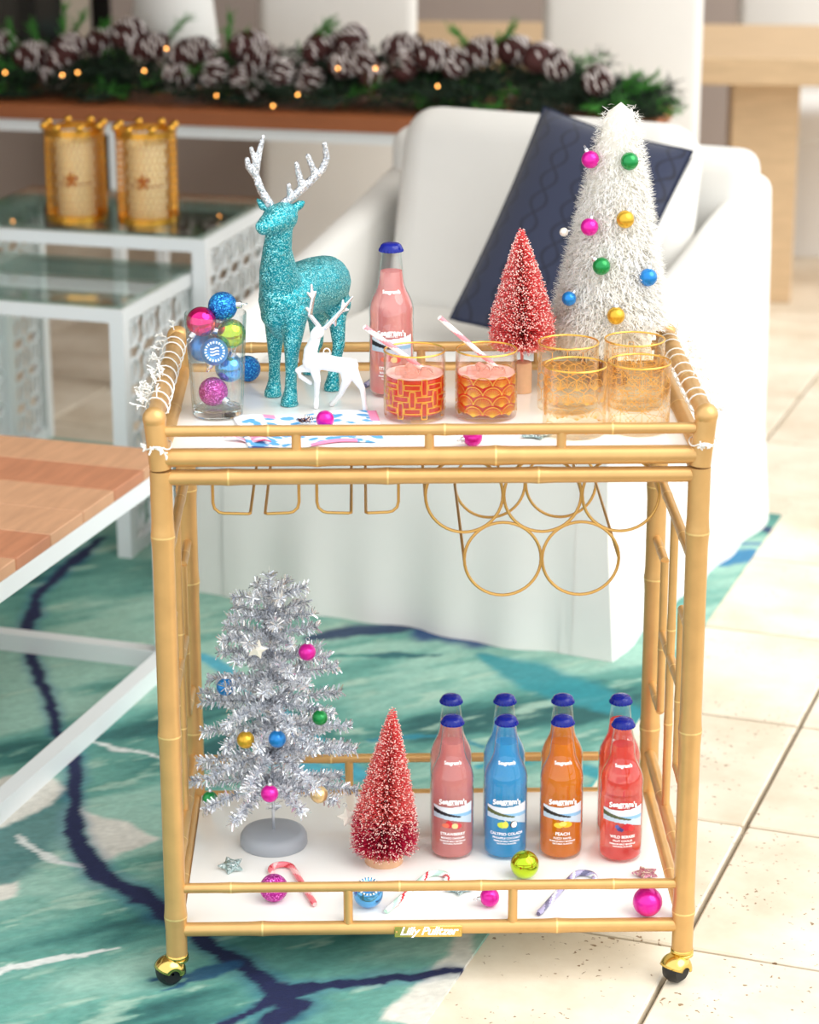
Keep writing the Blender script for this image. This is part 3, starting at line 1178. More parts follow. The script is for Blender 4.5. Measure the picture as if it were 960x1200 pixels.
# ------------------------------------------------------------------ bottles
BR, BH = 0.0322, 0.2225
B_PROF = [(0.0005, 0.003), (0.020, 0.001), (0.026, 0.0), (0.0300, 0.002), (0.0318, 0.007), (0.0322, 0.014), (0.0322, 0.098), (0.0320, 0.106), (0.0316, 0.112),
          (0.0322, 0.118), (0.0320, 0.126), (0.0305, 0.134), (0.0275, 0.142), (0.0235, 0.150), (0.0205, 0.157), (0.0188, 0.164), (0.0172, 0.178), (0.0158, 0.192),
          (0.0146, 0.203), (0.0142, 0.207), (0.0152, 0.2085), (0.0152, 0.213), (0.0138, 0.2145)]


def prof_r(z):
    for (r0, z0), (r1, z1) in zip(B_PROF[2:-1], B_PROF[3:]):
        if z0 <= z <= z1:
            return r0 + (r1 - r0) * (z - z0) / (z1 - z0 + 1e-9)
    return 0.014


def label_mesh(fruit):
    """printed picture band with hill, sea and fruit, only where there is ink"""
    na, nz = 90, 56
    A = np.linspace(-1.05, 1.05, na)
    Z = np.linspace(0.046, 0.098, nz)
    g = MB()
    cols = []
    idx = {}
    R = BR + 0.0004
    ink = np.zeros((na, nz, 4))
    for i, a in enumerate(A):
        s_ = a / 1.05
        for j, z in enumerate(Z):
            top = 0.0885 + 0.003 * s_ * s_ + 0.002 * s_
            bot = 0.066 - 0.006 * s_ - 0.004 * s_ * s_
            if bot < z < top and abs(s_) < 0.985:
                c = (226, 232, 240)
                hill = 0.0850 - 0.012 * (s_ + 1) * 0.75
                if s_ < 0.35 and hill - 0.0075 * max(0.1, (0.5 - s_) * 0.55) - 0.0015 < z < hill:
                    c = fruit['hill']
                elif z < 0.0735 - 0.002 * s_:
                    c = (196, 212, 226)
                elif z < 0.0775:
                    c = (140, 188, 224) if s_ > -0.5 else (190, 214, 230)
                ink[i, j] = (*c, 1)
            for (fx, fz, fr, fr2, col_) in fruit['blobs']:
                dx, dz = (a * R - fx) / fr, (z - fz) / fr2
                if dx * dx + dz * dz < 1:
                    ink[i, j] = (*col_, 1)
    for i in range(na - 1):
        for j in range(nz - 1):
            if ink[i, j, 3] and ink[i + 1, j, 3] and ink[i, j + 1, 3] and ink[i + 1, j + 1, 3]:
                q = []
                for (p, k) in ((i, j), (i + 1, j), (i + 1, j + 1), (i, j + 1)):
                    if (p, k) not in idx:
                        idx[(p, k)] = len(g.v)
                        g.v.append((R * math.sin(A[p]), -R * math.cos(A[p]), Z[k]))
                        cols.append(lin(ink[p, k, :3]))
                    q.append(idx[(p, k)])
                g.f.append(tuple(q))
                g.m.append(0)
    g.c = np.array(cols)
    return g


def wrap_text(g, txt, size, z, bold=0.0, arch=0.0, shear=0.0, spacing=1.0):
    vs, fs = text_geo(txt, size, bold, shear, spacing)
    out_ = []
    for p in vs:
        zz = z + p.y + arch * (1 - (p.x / 0.022) ** 2)
        rr = prof_r(zz) + 0.0005
        out_.append((rr * math.sin(p.x / rr), -rr * math.cos(p.x / rr), zz))
    g.add(out_, fs)


YEL, LIM, WHT, RED, BLU, DRK = (250, 206, 60), (206, 222, 70), (250, 250, 246), (214, 50, 60), (60, 70, 140), (60, 40, 30)
FL = {
    'pink': dict(liq='soda_pink', flav='STRAWBERRY', sub='MANGO DAIQUIRI', hill=(30, 26, 34), blobs=[(-0.006, .060, .006, .0065, RED), (-0.0115, .058, .006, .004, (236, 120, 90)), (0.008, .0575, .006, .005, (220, 70, 80)), (0.003, .0575, .0048, .0048, (250, 214, 150))]),
    'blue': dict(liq='soda_blue', flav='CALYPSO COLADA', sub='PINEAPPLE COCONUT', hill=(84, 92, 50), blobs=[(-0.006, .059, .009, .0055, LIM), (-0.002, .060, .005, .006, (230, 224, 90)), (0.0105, .0595, .006, .006, DRK), (0.0115, .0595, .0048, .005, WHT)]),
    'orange': dict(liq='soda_orange', flav='PEACH', sub='FUZZY NAVEL', hill=(36, 30, 26), blobs=[(-0.006, .059, .008, .005, YEL), (0.006, .060, .009, .0052, (255, 190, 30)), (0.0, .0615, .006, .004, (250, 220, 110))]),
    'red': dict(liq='soda_red', flav='WILD BERRIES', sub='FRUIT COOLER', hill=(84, 92, 60), blobs=[(0.006, .060, .008, .006, (196, 36, 50)), (0.0135, .058, .005, .005, (226, 60, 60)), (-0.006, .0575, .004, .004, BLU), (-0.009, .061, .0035, .0035, (90, 100, 170)), (-0.002, .0555, .0032, .0032, (60, 60, 120))]),
}


def make_bottle(kind, label, group):
    f = FL[kind]
    t_ = thing('soda_bottle', label, 'bottle', (0, 0, 0), 0, group)
    g = MB()
    g.lathe(B_PROF, 48)
    g.build('glass', 'bottle_glass', t_)
    g = MB()
    lvl = 0.181
    pr = [(0.0005, 0.006), (0.019, 0.005), (0.0255, 0.0042)] + [(r - 0.0013, max(z, 0.005)) for r, z in B_PROF[3:] if z < lvl] + [(prof_r(lvl) - 0.0013, lvl), (0.0005, lvl)]
    g.lathe(pr, 48)
    g.build('soda', f['liq'], t_)
    g = MB()
    n = 42
    zc = 0.2095
    prof = [(0.0172, 0.0), (0.0170, 0.0022), (0.0158, 0.0062), (0.0142, 0.0092), (0.0115, 0.0110), (0.006, 0.0119), (0.0004, 0.0121)]
    for i, (r, z) in enumerate(prof):
        for k in range(n):
            a = 2 * PI * k / n
            rr = r * (1 + (0.05 * math.cos(21 * a) if i < 2 else 0))
            g.v.append((rr * math.cos(a), rr * math.sin(a), zc + z))
    for i in range(len(prof) - 1):
        for k in range(n):
            g.f.append((i * n + k, i * n + (k + 1) % n, (i + 1) * n + (k + 1) % n, (i + 1) * n + k))
            g.m.append(0)
    g.build('crown_cap', 'cap_blue', t_)
    lb = label_mesh(f).build('label_picture', 'print', t_, False)
    g = MB()
    wrap_text(g, "Seagram's", 0.0112, 0.0905, 0.0005, 0.0035)
    wrap_text(g, 'ESCAPES', 0.0038, 0.0888, 0.00012, 0.002, spacing=1.3)
    g.build('brand_lettering', 'print_white', t_, False)
    g = MB()
    wrap_text(g, f['flav'], 0.0062 if len(f['flav']) > 6 else 0.0072, 0.0425, 0.0002)
    wrap_text(g, f['sub'], 0.0044, 0.0365, 0.00012)
    wrap_text(g, 'PREMIUM MALT BEVERAGE', 0.0034, 0.0318, 0.0001)
    wrap_text(g, 'NATURAL FLAVORS', 0.0034, 0.0278, 0.0001)
    g.build('flavour_lettering', 'print_white', t_, False)
    g = MB()
    wrap_text(g, "Seagram's", 0.0068, 0.1515, 0.0003, 0.001)
    g.build('neck_lettering', 'print_white', t_, False)
    return t_


PB = {}
desc = {'pink': 'pale pink', 'blue': 'bright blue', 'orange': 'orange', 'red': 'red'}
for i, (k, fx, bx) in enumerate((('pink', 530.5, 529), ('blue', 594, 592), ('orange', 660, 660), ('red', 729, 728))):
    zcap = ZL + BH
    pf, pb = atz(fx, 838, zcap), atz(bx, 813.5, zcap)
    if k == 'red':
        pf = atz(731, 841, zcap)
    PB[k] = make_bottle(k, 'blue capped bottle of %s soda in the shelf row by the front rail' % desc[k], 'soda bottles on the lower shelf')
    PB[k].location = (pf.x, pf.y, ZL)
    c = copy_tree(PB[k])
    c.location = (pb.x, pb.y, ZL)
    c['label'] = 'blue capped bottle of %s soda standing behind its twin on the shelf' % desc[k]
p = atz(459, 460.5, ZT)
c = copy_tree(PB['pink'])
c.location = (p.x, p.y, ZT)
c['label'] = 'blue capped bottle of pale pink soda on the tray beside tumblers'
c['group'] = 'soda bottles on the tray'
del c['group']


# ------------------------------------------------------------------ glitter deer
def P_(u, v, y):
    return aty(u, v, y)


deer = thing('deer_figurine', 'turquoise glitter deer figurine with silver antlers standing on the tray', 'figurine', (-0.175, 0.08, ZT))
DO = Vector(deer.location)


def caps(mb, pts, rad, O, seg=12):
    mb.capsule([Vector(p) - O for p in pts], rad, seg)


mb = MB()
hz = ZT
fl_, fr_, bl_, br_ = atz(341, 474, hz), atz(322, 463, hz), atz(391, 456, hz), atz(366, 437, hz)
# trunk from the chest back to the rump
caps(mb, [P_(333, 352, .035), P_(342, 345, .055), P_(356, 338, .085), P_(370, 334, .115), P_(381, 330, .145), P_(385, 334, .16)],
     [0.037, 0.040, 0.040, 0.041, 0.0385, 0.031], DO, 18)
caps(mb, [P_(326, 345, .022), P_(324, 368, .028), P_(331, 383, .04)], [0.024, 0.023, 0.018], DO, 14)
# neck
caps(mb, [P_(331, 345, .04), P_(326, 318, .018), P_(325, 292, .002), P_(328, 268, -.004)], [0.034, 0.027, 0.0205, 0.018], DO, 16)
# head and muzzle
caps(mb, [P_(332, 254, 0.0), P_(324, 257, -.014), P_(315, 263, -.03), P_(309, 266, -.039)], [0.0210, 0.0205, 0.0155, 0.0115], DO, 14)
caps(mb, [P_(306, 265.5, -.044), P_(307, 268, -.044)], [0.0085, 0.0080], DO)
# ears
for pts in ([P_(316, 244, .006), P_(308, 241, .008), P_(302, 234, .010)], [P_(345, 244, .006), P_(351, 240, .010), P_(356, 237, .012)]):
    caps(mb, pts, [0.0068, 0.0066, 0.0030], DO)
# haunches and legs
caps(mb, [P_(383, 340, .15), P_(394, 356, .145), P_(396, 374, .135)], [0.030, 0.0225, 0.0125], DO, 14)
caps(mb, [P_(370, 345, .165), P_(373, 362, .185), P_(371, 380, .195)], [0.028, 0.021, 0.012], DO, 14)


def leg(top, knee, hoof, r0, r1, r2):
    r1, r2 = r1 * 1.12, r2 * 1.16
    k = Vector(knee)
    h = Vector(hoof)
    caps(mb, [top, top.lerp(k, 0.5), k, k.lerp(h + Vector((0, 0, 0.026)), 0.6), h + Vector((0, 0, 0.024))], [r0, (r0 + r1) / 2, r1, r2, r2 * 1.08], DO)
    caps(mb, [h + Vector((0, 0, 0.022)), h + Vector((-0.001, -0.002, 0.012)), h + Vector((-0.003, -0.006, 0.0055))], [r2 * 1.1, r2 * 1.35, r2 * 1.45], DO)
    mb.lathe([(0.0004, 0), (r2 * 1.62, 0.0), (r2 * 1.6, 0.003), (r2 * 1.2, 0.010), (0.0004, 0.012)], 14, h - DO + Vector((-0.002, -0.004, 0.0)))


leg(P_(345, 365, .022), P_(342, 412, .012), fl_, 0.021, 0.0098, 0.0072)
leg(P_(324, 368, .052), P_(322, 408, .060), fr_, 0.019, 0.0095, 0.0072)
leg(P_(395, 372, .135), P_(397, 405, .118), bl_, 0.0135, 0.0082, 0.0068)
leg(P_(371, 378, .195), P_(372, 402, .198), br_, 0.0125, 0.0082, 0.0068)
# short tail
caps(mb, [P_(394, 322, .178), P_(400, 332, .188)], [0.008, 0.005], DO)
baked(mb, 'body', 'glitter_turquoise', deer, 0.0022, 4, floor_z=0.0003)


def antlers(sets, name, O, parent, mt, voxel):
    for st in sets:
        m_ = MB()
        for pts, rad in st:
            m_.capsule([Vector(p) - O for p in pts], [q * 1.15 for q in rad], 8)
        baked(m_, name, mt, parent, voxel, 2)


antlers([
    [([P_(317, 241, .004), P_(306, 223, .004), P_(299.5, 204, .006), P_(304, 178, .008), P_(308.5, 160, .010)], [0.0056, 0.0052, 0.0048, 0.0040, 0.0026]),
     ([P_(300, 207, .006), P_(291, 195, .000), P_(289.5, 187, -.003)], [0.0046, 0.0044, 0.0034]),
     ([P_(301, 197, .006), P_(294.5, 174, .004)], [0.0044, 0.0028]),
     ([P_(307, 224, .004), P_(301, 216, -.004)], [0.0044, 0.003])],
    [([P_(332, 239, .004), P_(347, 227, .006), P_(364, 212, .010), P_(378, 198, .014), P_(383, 185, .014), P_(380.5, 169, .012)], [0.0054, 0.0056, 0.0054, 0.0050, 0.0044, 0.0034]),
     ([P_(340, 231, .005), P_(338.5, 217, .002)], [0.0046, 0.003]),
     ([P_(354, 221, .008), P_(347.5, 192, .004)], [0.0052, 0.0032]),
     ([P_(370, 206, .012), P_(361, 183, .010)], [0.0050, 0.0034])]], 'antler', DO, deer, 'glitter_silver', 0.0013)

# small white deer with one foreleg raised
wy = -0.012
wd = thing('deer_ornament', 'small white plastic deer with silver antlers and raised foreleg on tray', 'figurine', (-0.13, wy, ZT))
WO = Vector(wd.location)
mb = MB()
caps(mb, [P_(364, 424, wy), P_(378, 424, wy), P_(394, 427, wy), P_(408, 429, wy)], [0.0118, 0.0118, 0.0112, 0.0120], WO, 14)
caps(mb, [P_(365, 424, wy), P_(364, 411, wy), P_(370, 396, wy)], [0.0125, 0.0098, 0.0072], WO)
caps(mb, [P_(373, 389, wy), P_(369, 392, wy - .012), P_(367.5, 396, wy - .020)], [0.0090, 0.0070, 0.0044], WO)
caps(mb, [P_(382, 384, wy), P_(387, 381, wy)], [0.0032, 0.0018], WO)
g1 = atz(370.5, 479, ZT)
caps(mb, [P_(368, 430, wy), P_(372, 446, wy - .004), P_(371, 464, g1.y), g1 + Vector((0, 0, .003))], [0.0085, 0.0050, 0.0036, 0.0042], WO)
caps(mb, [P_(362, 430, wy + .006), P_(349, 434, wy + .006), P_(352, 441, wy + .006), P_(364, 449, wy + .006)], [0.0078, 0.0042, 0.0034, 0.0030], WO)
g2 = atz(389, 476, ZT)
caps(mb, [P_(406, 432, wy), P_(406, 447, wy), P_(399, 462, (wy + g2.y) / 2), g2 + Vector((0, 0, .003))], [0.0105, 0.0066, 0.0038, 0.0040], WO)
g3 = atz(428, 482, ZT)
caps(mb, [P_(411, 431, wy), P_(418, 444, wy), P_(425, 456, wy), P_(427, 470, g3.y), g3 + Vector((0, 0, .003))], [0.0105, 0.0066, 0.0044, 0.0034, 0.0040], WO)
caps(mb, [P_(416, 424, wy), P_(419, 429, wy)], [0.004, 0.002], WO)
baked(mb, 'body', 'white_plastic', wd, 0.0012, 3, floor_z=0.0003)
antlers([
    [([P_(374, 383, wy), P_(363, 369, wy), P_(366, 352, wy), P_(365, 334, wy)], [0.0034, 0.0034, 0.003, 0.0018]), ([P_(364, 366, wy), P_(359, 361, wy)], [0.003, 0.0018]),
     ([P_(366, 352, wy), P_(370, 342, wy)], [0.0028, 0.0016]), ([P_(366, 350, wy), P_(360.5, 343, wy)], [0.0028, 0.0016])],
    [([P_(381, 384, wy), P_(390, 375, wy), P_(401, 363, wy), P_(413, 348, wy)], [0.0034, 0.0034, 0.003, 0.0016]), ([P_(392, 374, wy), P_(393, 381, wy)], [0.003, 0.0018]),
     ([P_(401, 363, wy), P_(402, 352, wy)], [0.0028, 0.0016]), ([P_(400, 364, wy), P_(408, 363, wy)], [0.0028, 0.0016])]], 'antler', WO, wd, 'silver', 0.0009)
mb = MB()
c = P_(383, 412, wy) - WO
mb.tube([(c.x + 0.0045 * math.cos(a), c.y, c.z + 0.0045 * math.sin(a)) for a in [2 * PI * k / 16 for k in range(16)]], 0.0009, 6, closed=True)
mb.build('hanging_loop', 'white_plastic', wd)


# ------------------------------------------------------------------ bottle brush trees
def spike(g, p, d, L_, w, m):
    d = d.normalized()
    a = Vector((0, 0, 1)) if abs(d.z) < 0.9 else Vector((1, 0, 0))
    u = d.cross(a).normalized() * w
    v_ = d.cross(u).normalized() * w
    n_ = len(g.v)
    t_ = p + d * L_
    g.v += [tuple(p + u), tuple(p - u * 0.5 + v_ * 0.87), tuple(p - u * 0.5 - v_ * 0.87), tuple(t_ + u * 0.5), tuple(t_ - u * 0.25 + v_ * 0.43), tuple(t_ - u * 0.25 - v_ * 0.43)]
    for k in range(3):
        l_ = (k + 1) % 3
        g.f.append((n_ + k, n_ + l_, n_ + 3 + l_, n_ + 3 + k))
        g.m.append(m)
    g.f.append((n_ + 3, n_ + 4, n_ + 5))
    g.m.append(m)


def bead(g, c, r, m):
    n_ = len(g.v)
    g.v += [(c.x + r, c.y, c.z), (c.x - r, c.y, c.z), (c.x, c.y + r, c.z), (c.x, c.y - r, c.z), (c.x, c.y, c.z + r), (c.x, c.y, c.z - r)]
    for a, b_ in ((0, 2), (2, 1), (1, 3), (3, 0)):
        g.f.append((n_ + a, n_ + b_, n_ + 4))
        g.f.append((n_ + b_, n_ + a, n_ + 5))
        g.m += [m, m]


def brush_tree(label, loc, H, R, base, seed, darkbottom=False, lean=0.0):
    rn = random.Random(seed)
    t_ = thing('bottle_brush_tree', label, 'christmas tree', loc)
    g = MB()
    zb = base[1] * 0.55
    g.lathe([(0.0005, 0), (base[0], 0), (base[0], base[1] * 0.55), (base[0] * 0.93, base[1] * 0.62), (base[0] * 0.6, base[1] * 0.64), (0.0005, base[1] * 0.64)], 28)
    g.build('base', 'wood_base', t_)
    g = MB()
    g.tube([(0, 0, zb), (lean * 0.5, 0, (zb + H) / 2), (lean, 0, H - 0.012)], 0.0022, 8)
    g.build('stem', 'pale_pink_bristle', t_)
    g = MB()
    z0 = base[1]
    n = 9000
    for i in range(n):
        q = (i + rn.random()) / n
        q = 1 - math.sqrt(1 - q)                # more bristles low down
        z = z0 + (H - z0) * q
        prof = R * min(1.0, (0.78 + 4.4 * q)) * (1 - q) ** 0.86 + 0.003
        a = i * 2.39996 + rn.uniform(-0.2, 0.2)
        d = Vector((math.cos(a), math.sin(a), rn.uniform(0.0, 0.5) - 0.25 * (q < 0.08)))
        L_ = prof * rn.uniform(0.84, 1.06)
        s_ = rn.uniform(0.15, 0.35)
        p = Vector((lean * q, 0, z)) + d * L_ * s_
        tip = Vector((lean * q, 0, z)) + d * L_
        mm = 0
        if rn.random() < 0.35:
            mm = 2
        if darkbottom and q < 0.16 * rn.uniform(0.6, 1.4):
            mm = 1
        spike(g, p, d, (tip - p).length, 0.0008, mm)
        if rn.random() < 0.40:
            bead(g, tip, 0.00105 * rn.uniform(0.7, 1.2), 3)
    o = g.build('bristles', ['pink_bristle', 'deep_pink_bristle', 'pale_pink_bristle', 'frost'], t_, False)
    o['kind'] = 'stuff'
    return t_


p = atz(611.5, 459, ZT)
brush_tree('frosted coral pink bottle brush tree on the tray beside white tree', p, aty(610, 268, p.y).z - ZT, 0.0475, (0.0145, 0.072), 3, False, -0.004)
p = atz(450, 1009, ZL)
brush_tree('frosted coral bottle brush tree with deep pink skirt on lower shelf', p, aty(461, 829, p.y).z - ZL, 0.0500, (0.0285, 0.024), 4, True, 0.014)

# white tinsel tree
wp = atz(712, 447, ZT)
WT = thing('white_tinsel_tree', 'tall white tinsel cone tree hung with small baubles', 'christmas tree', wp)
WH = aty(723, 110, wp.y).z - ZT
WZ0 = aty(712, 397, wp.y).z - ZT
mb = MB()
mb.lathe([(0.0005, 0), (0.030, 0), (0.032, 0.004), (0.030, 0.012), (0.014, 0.018), (0.012, WZ0 + 0.02), (0.0005, WZ0 + 0.02)], 24)
mb.build('trunk', 'brown_wood', WT)
rn = random.Random(11)
mb = MB()
WR = 0.084
TUM5 = atz(742, 474, ZT)
PINK = atz(611.5, 459, ZT)
WLEAN = 0.010


def wprof(q):
    return (0.024 + 0.076 * (1 - q)) * min(1, 0.88 + 2 * q) * math.sqrt(max(0, 1 - max(0, (q - 0.93) / 0.07) ** 2))


mb2 = MB()
mb2.lathe([(max(0.0006, wprof(q) * 0.74), WZ0 + 0.006 + (WH - WZ0 - 0.018) * q) for q in [i / 24 for i in range(25)]], 24)
mb2.v = [(x + WLEAN * (z - WZ0) / (WH - WZ0), y, z) for x, y, z in mb2.v]
mb2.build('core', 'cream_bristle', WT)
for i in range(18000):
    q = rn.random()
    q = 1 - math.sqrt(1 - q)
    z = WZ0 + (WH - WZ0 - 0.012) * q
    a = rn.uniform(0, 2 * PI)
    r = wprof(q)
    d = Vector((math.cos(a), math.sin(a), rn.uniform(-0.55, 0.45) - 0.5 * (q < 0.06)))
    p0 = Vector((WLEAN * q + d.x * r * 0.74, d.y * r * 0.74, z))
    d2 = (d + Vector((rn.uniform(-.7, .7), rn.uniform(-.7, .7), rn.uniform(-.6, .6)))).normalized()
    L_ = r * rn.uniform(0.12, 0.22) + 0.009
    # a curled flat ribbon in two bends
    w = Vector((0, 0, 1)).cross(d2).normalized() * rn.uniform(0.0007, 0.0014)
    pA = p0 + d2 * L_ * 0.5
    d3 = (d2 + Vector((rn.uniform(-.7, .7), rn.uniform(-.7, .7), rn.uniform(-.9, .5)))).normalized()
    pB = pA + d3 * L_ * 0.5
    if any(((wp + q_) - TUM5).to_2d().length < 0.0465 and (wp + q_).z < ZT + 0.100 for q_ in (p0, pA, pB)):
        continue
    if any(((wp + q_) - PINK).to_2d().length < 0.052 * max(0.0, 1 - ((wp + q_).z - ZT - 0.06) / 0.19) + 0.006 for q_ in (p0, pA, pB)):
        continue
    if any((wp + q_).x > 0.328 and (wp + q_).z < 0.872 for q_ in (p0, pA, pB)):
        continue
    n_ = len(mb.v)
    mb.v += [tuple(p0 - w), tuple(p0 + w), tuple(pA - w), tuple(pA + w), tuple(pB - w * 0.4), tuple(pB + w * 0.4)]
    mm = 0 if rn.random() < 0.6 else (1 if rn.random() < 0.7 else 2)
    mb.f += [(n_, n_ + 1, n_ + 3, n_ + 2), (n_ + 2, n_ + 3, n_ + 5, n_ + 4)]
    mb.m += [mm, mm]
o = mb.build('tinsel', ['white_bristle', 'cream_bristle', 'white_tinsel'], WT, False)
o['kind'] = 'stuff'


def on_white(u, v, proud=0.004):
    q0 = aty(u, v, wp.y)
    q = min(1, max(0, (q0.z - ZT - WZ0) / (WH - WZ0)))
    r = wprof(q)
    dx = max(-r * 0.95, min(r * 0.95, q0.x - wp.x - WLEAN * q))
    y = wp.y - math.sqrt(max(0, r * r - dx * dx)) * 0.92 - proud
    return aty(u, v, y)


for u, v, mt, cd, lab in ((692, 187, 'b_magenta', (-0.4, 0.2, 0.9), 'magenta bauble near the peak of the white tree'),
                          (738, 189, 'b_green', (0.9, 0.2, 0.1), 'green bauble near the peak of the white tree'),
                          (733, 257, 'b_gold', (0.35, 0.2, 0.9), 'gold bauble hanging halfway up the white tree'),
                          (691, 266, 'b_magenta', (0.2, 0.1, 1), 'magenta bauble hanging halfway up the white tree'),
                          (705, 312, 'b_green', (-0.7, 0.1, 0.7), 'green bauble on the lower half of the white tree'),
                          (760, 325, 'b_blue', (0.1, 0.2, 1), 'bright blue bauble on lower edge of white tree by pillow'),
                          (667, 350, 'b_blue', (0.5, 0.3, 0.6), 'half sunk blue bauble on white tree beside the pink tree'),
                          (722, 370, 'b_gold', (0.0, 0.1, 1), 'gold bauble just above the skirt of the white tree')):
    bauble('christmas_bauble', lab, on_white(u, v), 0.0128 if u != 667 else 0.0105, mt, cd)
# cream bead hanging at the tree's left side
bauble('christmas_bauble', 'pearl drop bauble at the side of white tree above pink tree', on_white(661, 272, 0.0), 0.0065, 'b_pearl', (0.8, 0, 0.2))

# ------------------------------------------------------------------ silver tinsel tree
sp = atz(321, 988, ZL)
ST = thing('silver_tinsel_tree', 'silver tinsel christmas tree on a round grey foot', 'christmas tree', sp)
SH = aty(317, 672, sp.y).z - ZL
mb = MB()
mb.lathe([(0.0005, 0.0), (0.050, 0.0), (0.0512, 0.002), (0.0505, 0.014), (0.047, 0.020), (0.040, 0.0225), (0.0005, 0.0235)], 40)
mb.build('foot', 'grey_plastic', ST)
mb = MB()
mb.tube([(0, 0, 0.02), (0, 0, SH - 0.01)], 0.0022, 8)
mb.build('trunk', 'tinsel_dark', ST)
rn = random.Random(21)


def tinsel_along(g, pts, n, L0, L1):
    for i in range(n):
        q = i / n * (len(pts) - 1)
        k = int(q)
        p = pts[k].lerp(pts[k + 1], q - k)
        ax = (pts[k + 1] - pts[k]).normalized()
        d = Vector((rn.gauss(0, 1), rn.gauss(0, 1), rn.gauss(0, 1)))
        d = (d - ax * d.dot(ax)).normalized() + ax * rn.uniform(0.1, 0.8)
        L_ = rn.uniform(L0, L1)
        w = d.cross(Vector((rn.gauss(0, 1), rn.gauss(0, 1), rn.gauss(0, 1)))).normalized() * 0.0009
        tip = p + d.normalized() * L_
        n_ = len(g.v)
        g.v += [tuple(p - w), tuple(p + w), tuple(tip + w), tuple(tip - w)]
        g.f.append((n_, n_ + 1, n_ + 2, n_ + 3))
        g.m.append(0 if rn.random() < 0.78 else 1)


tiers = [(0.100, 10, 0.130, 0.00), (0.150, 9, 0.125, 0.06), (0.190, 8, 0.118, 0.10), (0.228, 8, 0.108, 0.14), (0.265, 8, 0.098, 0.18), (0.300, 7, 0.088, 0.22), (0.333, 7, 0.078, 0.25),
         (0.362, 6, 0.070, 0.25), (0.390, 6, 0.060, 0.35)]
ks = SH / 0.43
for ti, (z, nb, L_, up) in enumerate(tiers):
    for k in range(nb):
        a = 2 * PI * (k + 0.5 * (ti % 2)) / nb + rn.uniform(-0.2, 0.2)
        ll = L_ * rn.uniform(0.86, 1.06)
        u_ = up + rn.uniform(-0.12, 0.14)
        d = Vector((math.cos(a), math.sin(a), 0))
        pts = [Vector((0, 0, z * ks)) + d * ll * t_ + Vector((0, 0, ll * (u_ * t_ - 0.10 * t_ * t_))) for t_ in (0, 0.25, 0.5, 0.75, 1.0)]
        g = MB()
        g.tube(pts, 0.0009, 5, m=1)
        tinsel_along(g, pts, int(330 * ll / 0.09), 0.007, 0.0145)
        g.build('branch', ['tinsel', 'tinsel_dark'], ST, False)
g = MB()
pts = [Vector((0, 0, 0.05 * ks)), Vector((0, 0, 0.2 * ks)), Vector((0, 0, 0.35 * ks)), Vector((0.001, 0, SH))]
tinsel_along(g, pts, 600, 0.008, 0.017)
o = g.build('trunk_tinsel', ['tinsel', 'tinsel_dark'], ST, False)
o['kind'] = 'stuff'


def star(name, label, c, R_, mt, thick, Q=None, loop=True):
    t_ = thing(name, label, 'star', c)
    Q = Q or Matrix.Identity(3)
    g = MB()
    vs = []
    for sgn in (-1, 1):
        for k in range(10):
            r = R_ if k % 2 == 0 else R_ * 0.52
            a = PI / 2 + k * PI / 5
            vs.append(Q @ Vector((r * math.cos(a), r * math.sin(a), sgn * thick * (0.35 if k % 2 == 0 else 0.5))))
    vs += [Q @ Vector((0, 0, -thick)), Q @ Vector((0, 0, thick))]
    fs = [(k, (k + 1) % 10, 10 + (k + 1) % 10, 10 + k) for k in range(10)] + [(20, (k + 1) % 10, k) for k in range(10)] + [(21, 10 + k, 10 + (k + 1) % 10) for k in range(10)]
    g.add(vs, fs)
    b_ = g.build('star_body', mt, t_, False)
    bv = b_.modifiers.new('b', 'BEVEL')
    bv.width = R_ * 0.09
    bv.segments = 2
    if loop:
        g = MB()
        g.tube([tuple(Q @ Vector((0.003 * math.cos(a), R_ * 1.08 + 0.003 * math.sin(a), 0))) for a in [2 * PI * k / 12 for k in range(12)]], 0.0006, 5, closed=True)
        g.build('loop', 'silver', t_)
    return t_


def on_silver(u, v, f=1.0):
    q0 = aty(u, v, sp.y)
    z = q0.z - ZL
    R_ = max(0.03, 0.135 - 0.26 * max(0, z - 0.10))
    dx = q0.x - sp.x
    y = sp.y - math.sqrt(max(0.0004, R_ * R_ - dx * dx)) * 0.72 * f
    return aty(u, v, y)


UPQ = Matrix.Rotation(PI / 2, 3, 'X')
for u, v, mt, lab in ((360, 764, 'b_magenta', 'magenta bauble high up on the silver tinsel tree'), (264, 805, 'b_blue', 'blue bauble at branch tip high on the silver tree'),
                      (375, 841, 'b_green', 'green bauble on a middle branch of the silver tree'), (288, 867, 'b_gold', 'gold bauble on a middle branch of the silver tree'),
                      (325, 866, 'b_blue', 'blue bauble in the middle of the silver tinsel tree'), (316, 930, 'b_magenta', 'magenta bauble low on silver tree just above its foot'),
                      (374, 931, 'b_palegold', 'pale gold bauble hanging low on the silver tinsel tree'), (246, 936, 'b_green', 'green bauble at lowest branch tip of the silver tree')):
    bauble('christmas_bauble', lab, on_silver(u, v, 1.0 if u != 246 else 0.5), 0.0130 if mt != 'b_green' else 0.0115, mt, (0.05, 0.1, 1))
star('star_ornament', 'pearl white star hanging high on the silver tinsel tree', on_silver(301, 761), 0.0165, 'b_pearl', 0.004, Matrix.Rotation(0.25, 3, 'Y') @ UPQ)
star('star_ornament', 'pearl white star hanging low between silver and pink trees', aty(408, 957, sp.y - 0.04), 0.018, 'b_pearl', 0.004, Matrix.Rotation(-0.25, 3, 'Y') @ UPQ)

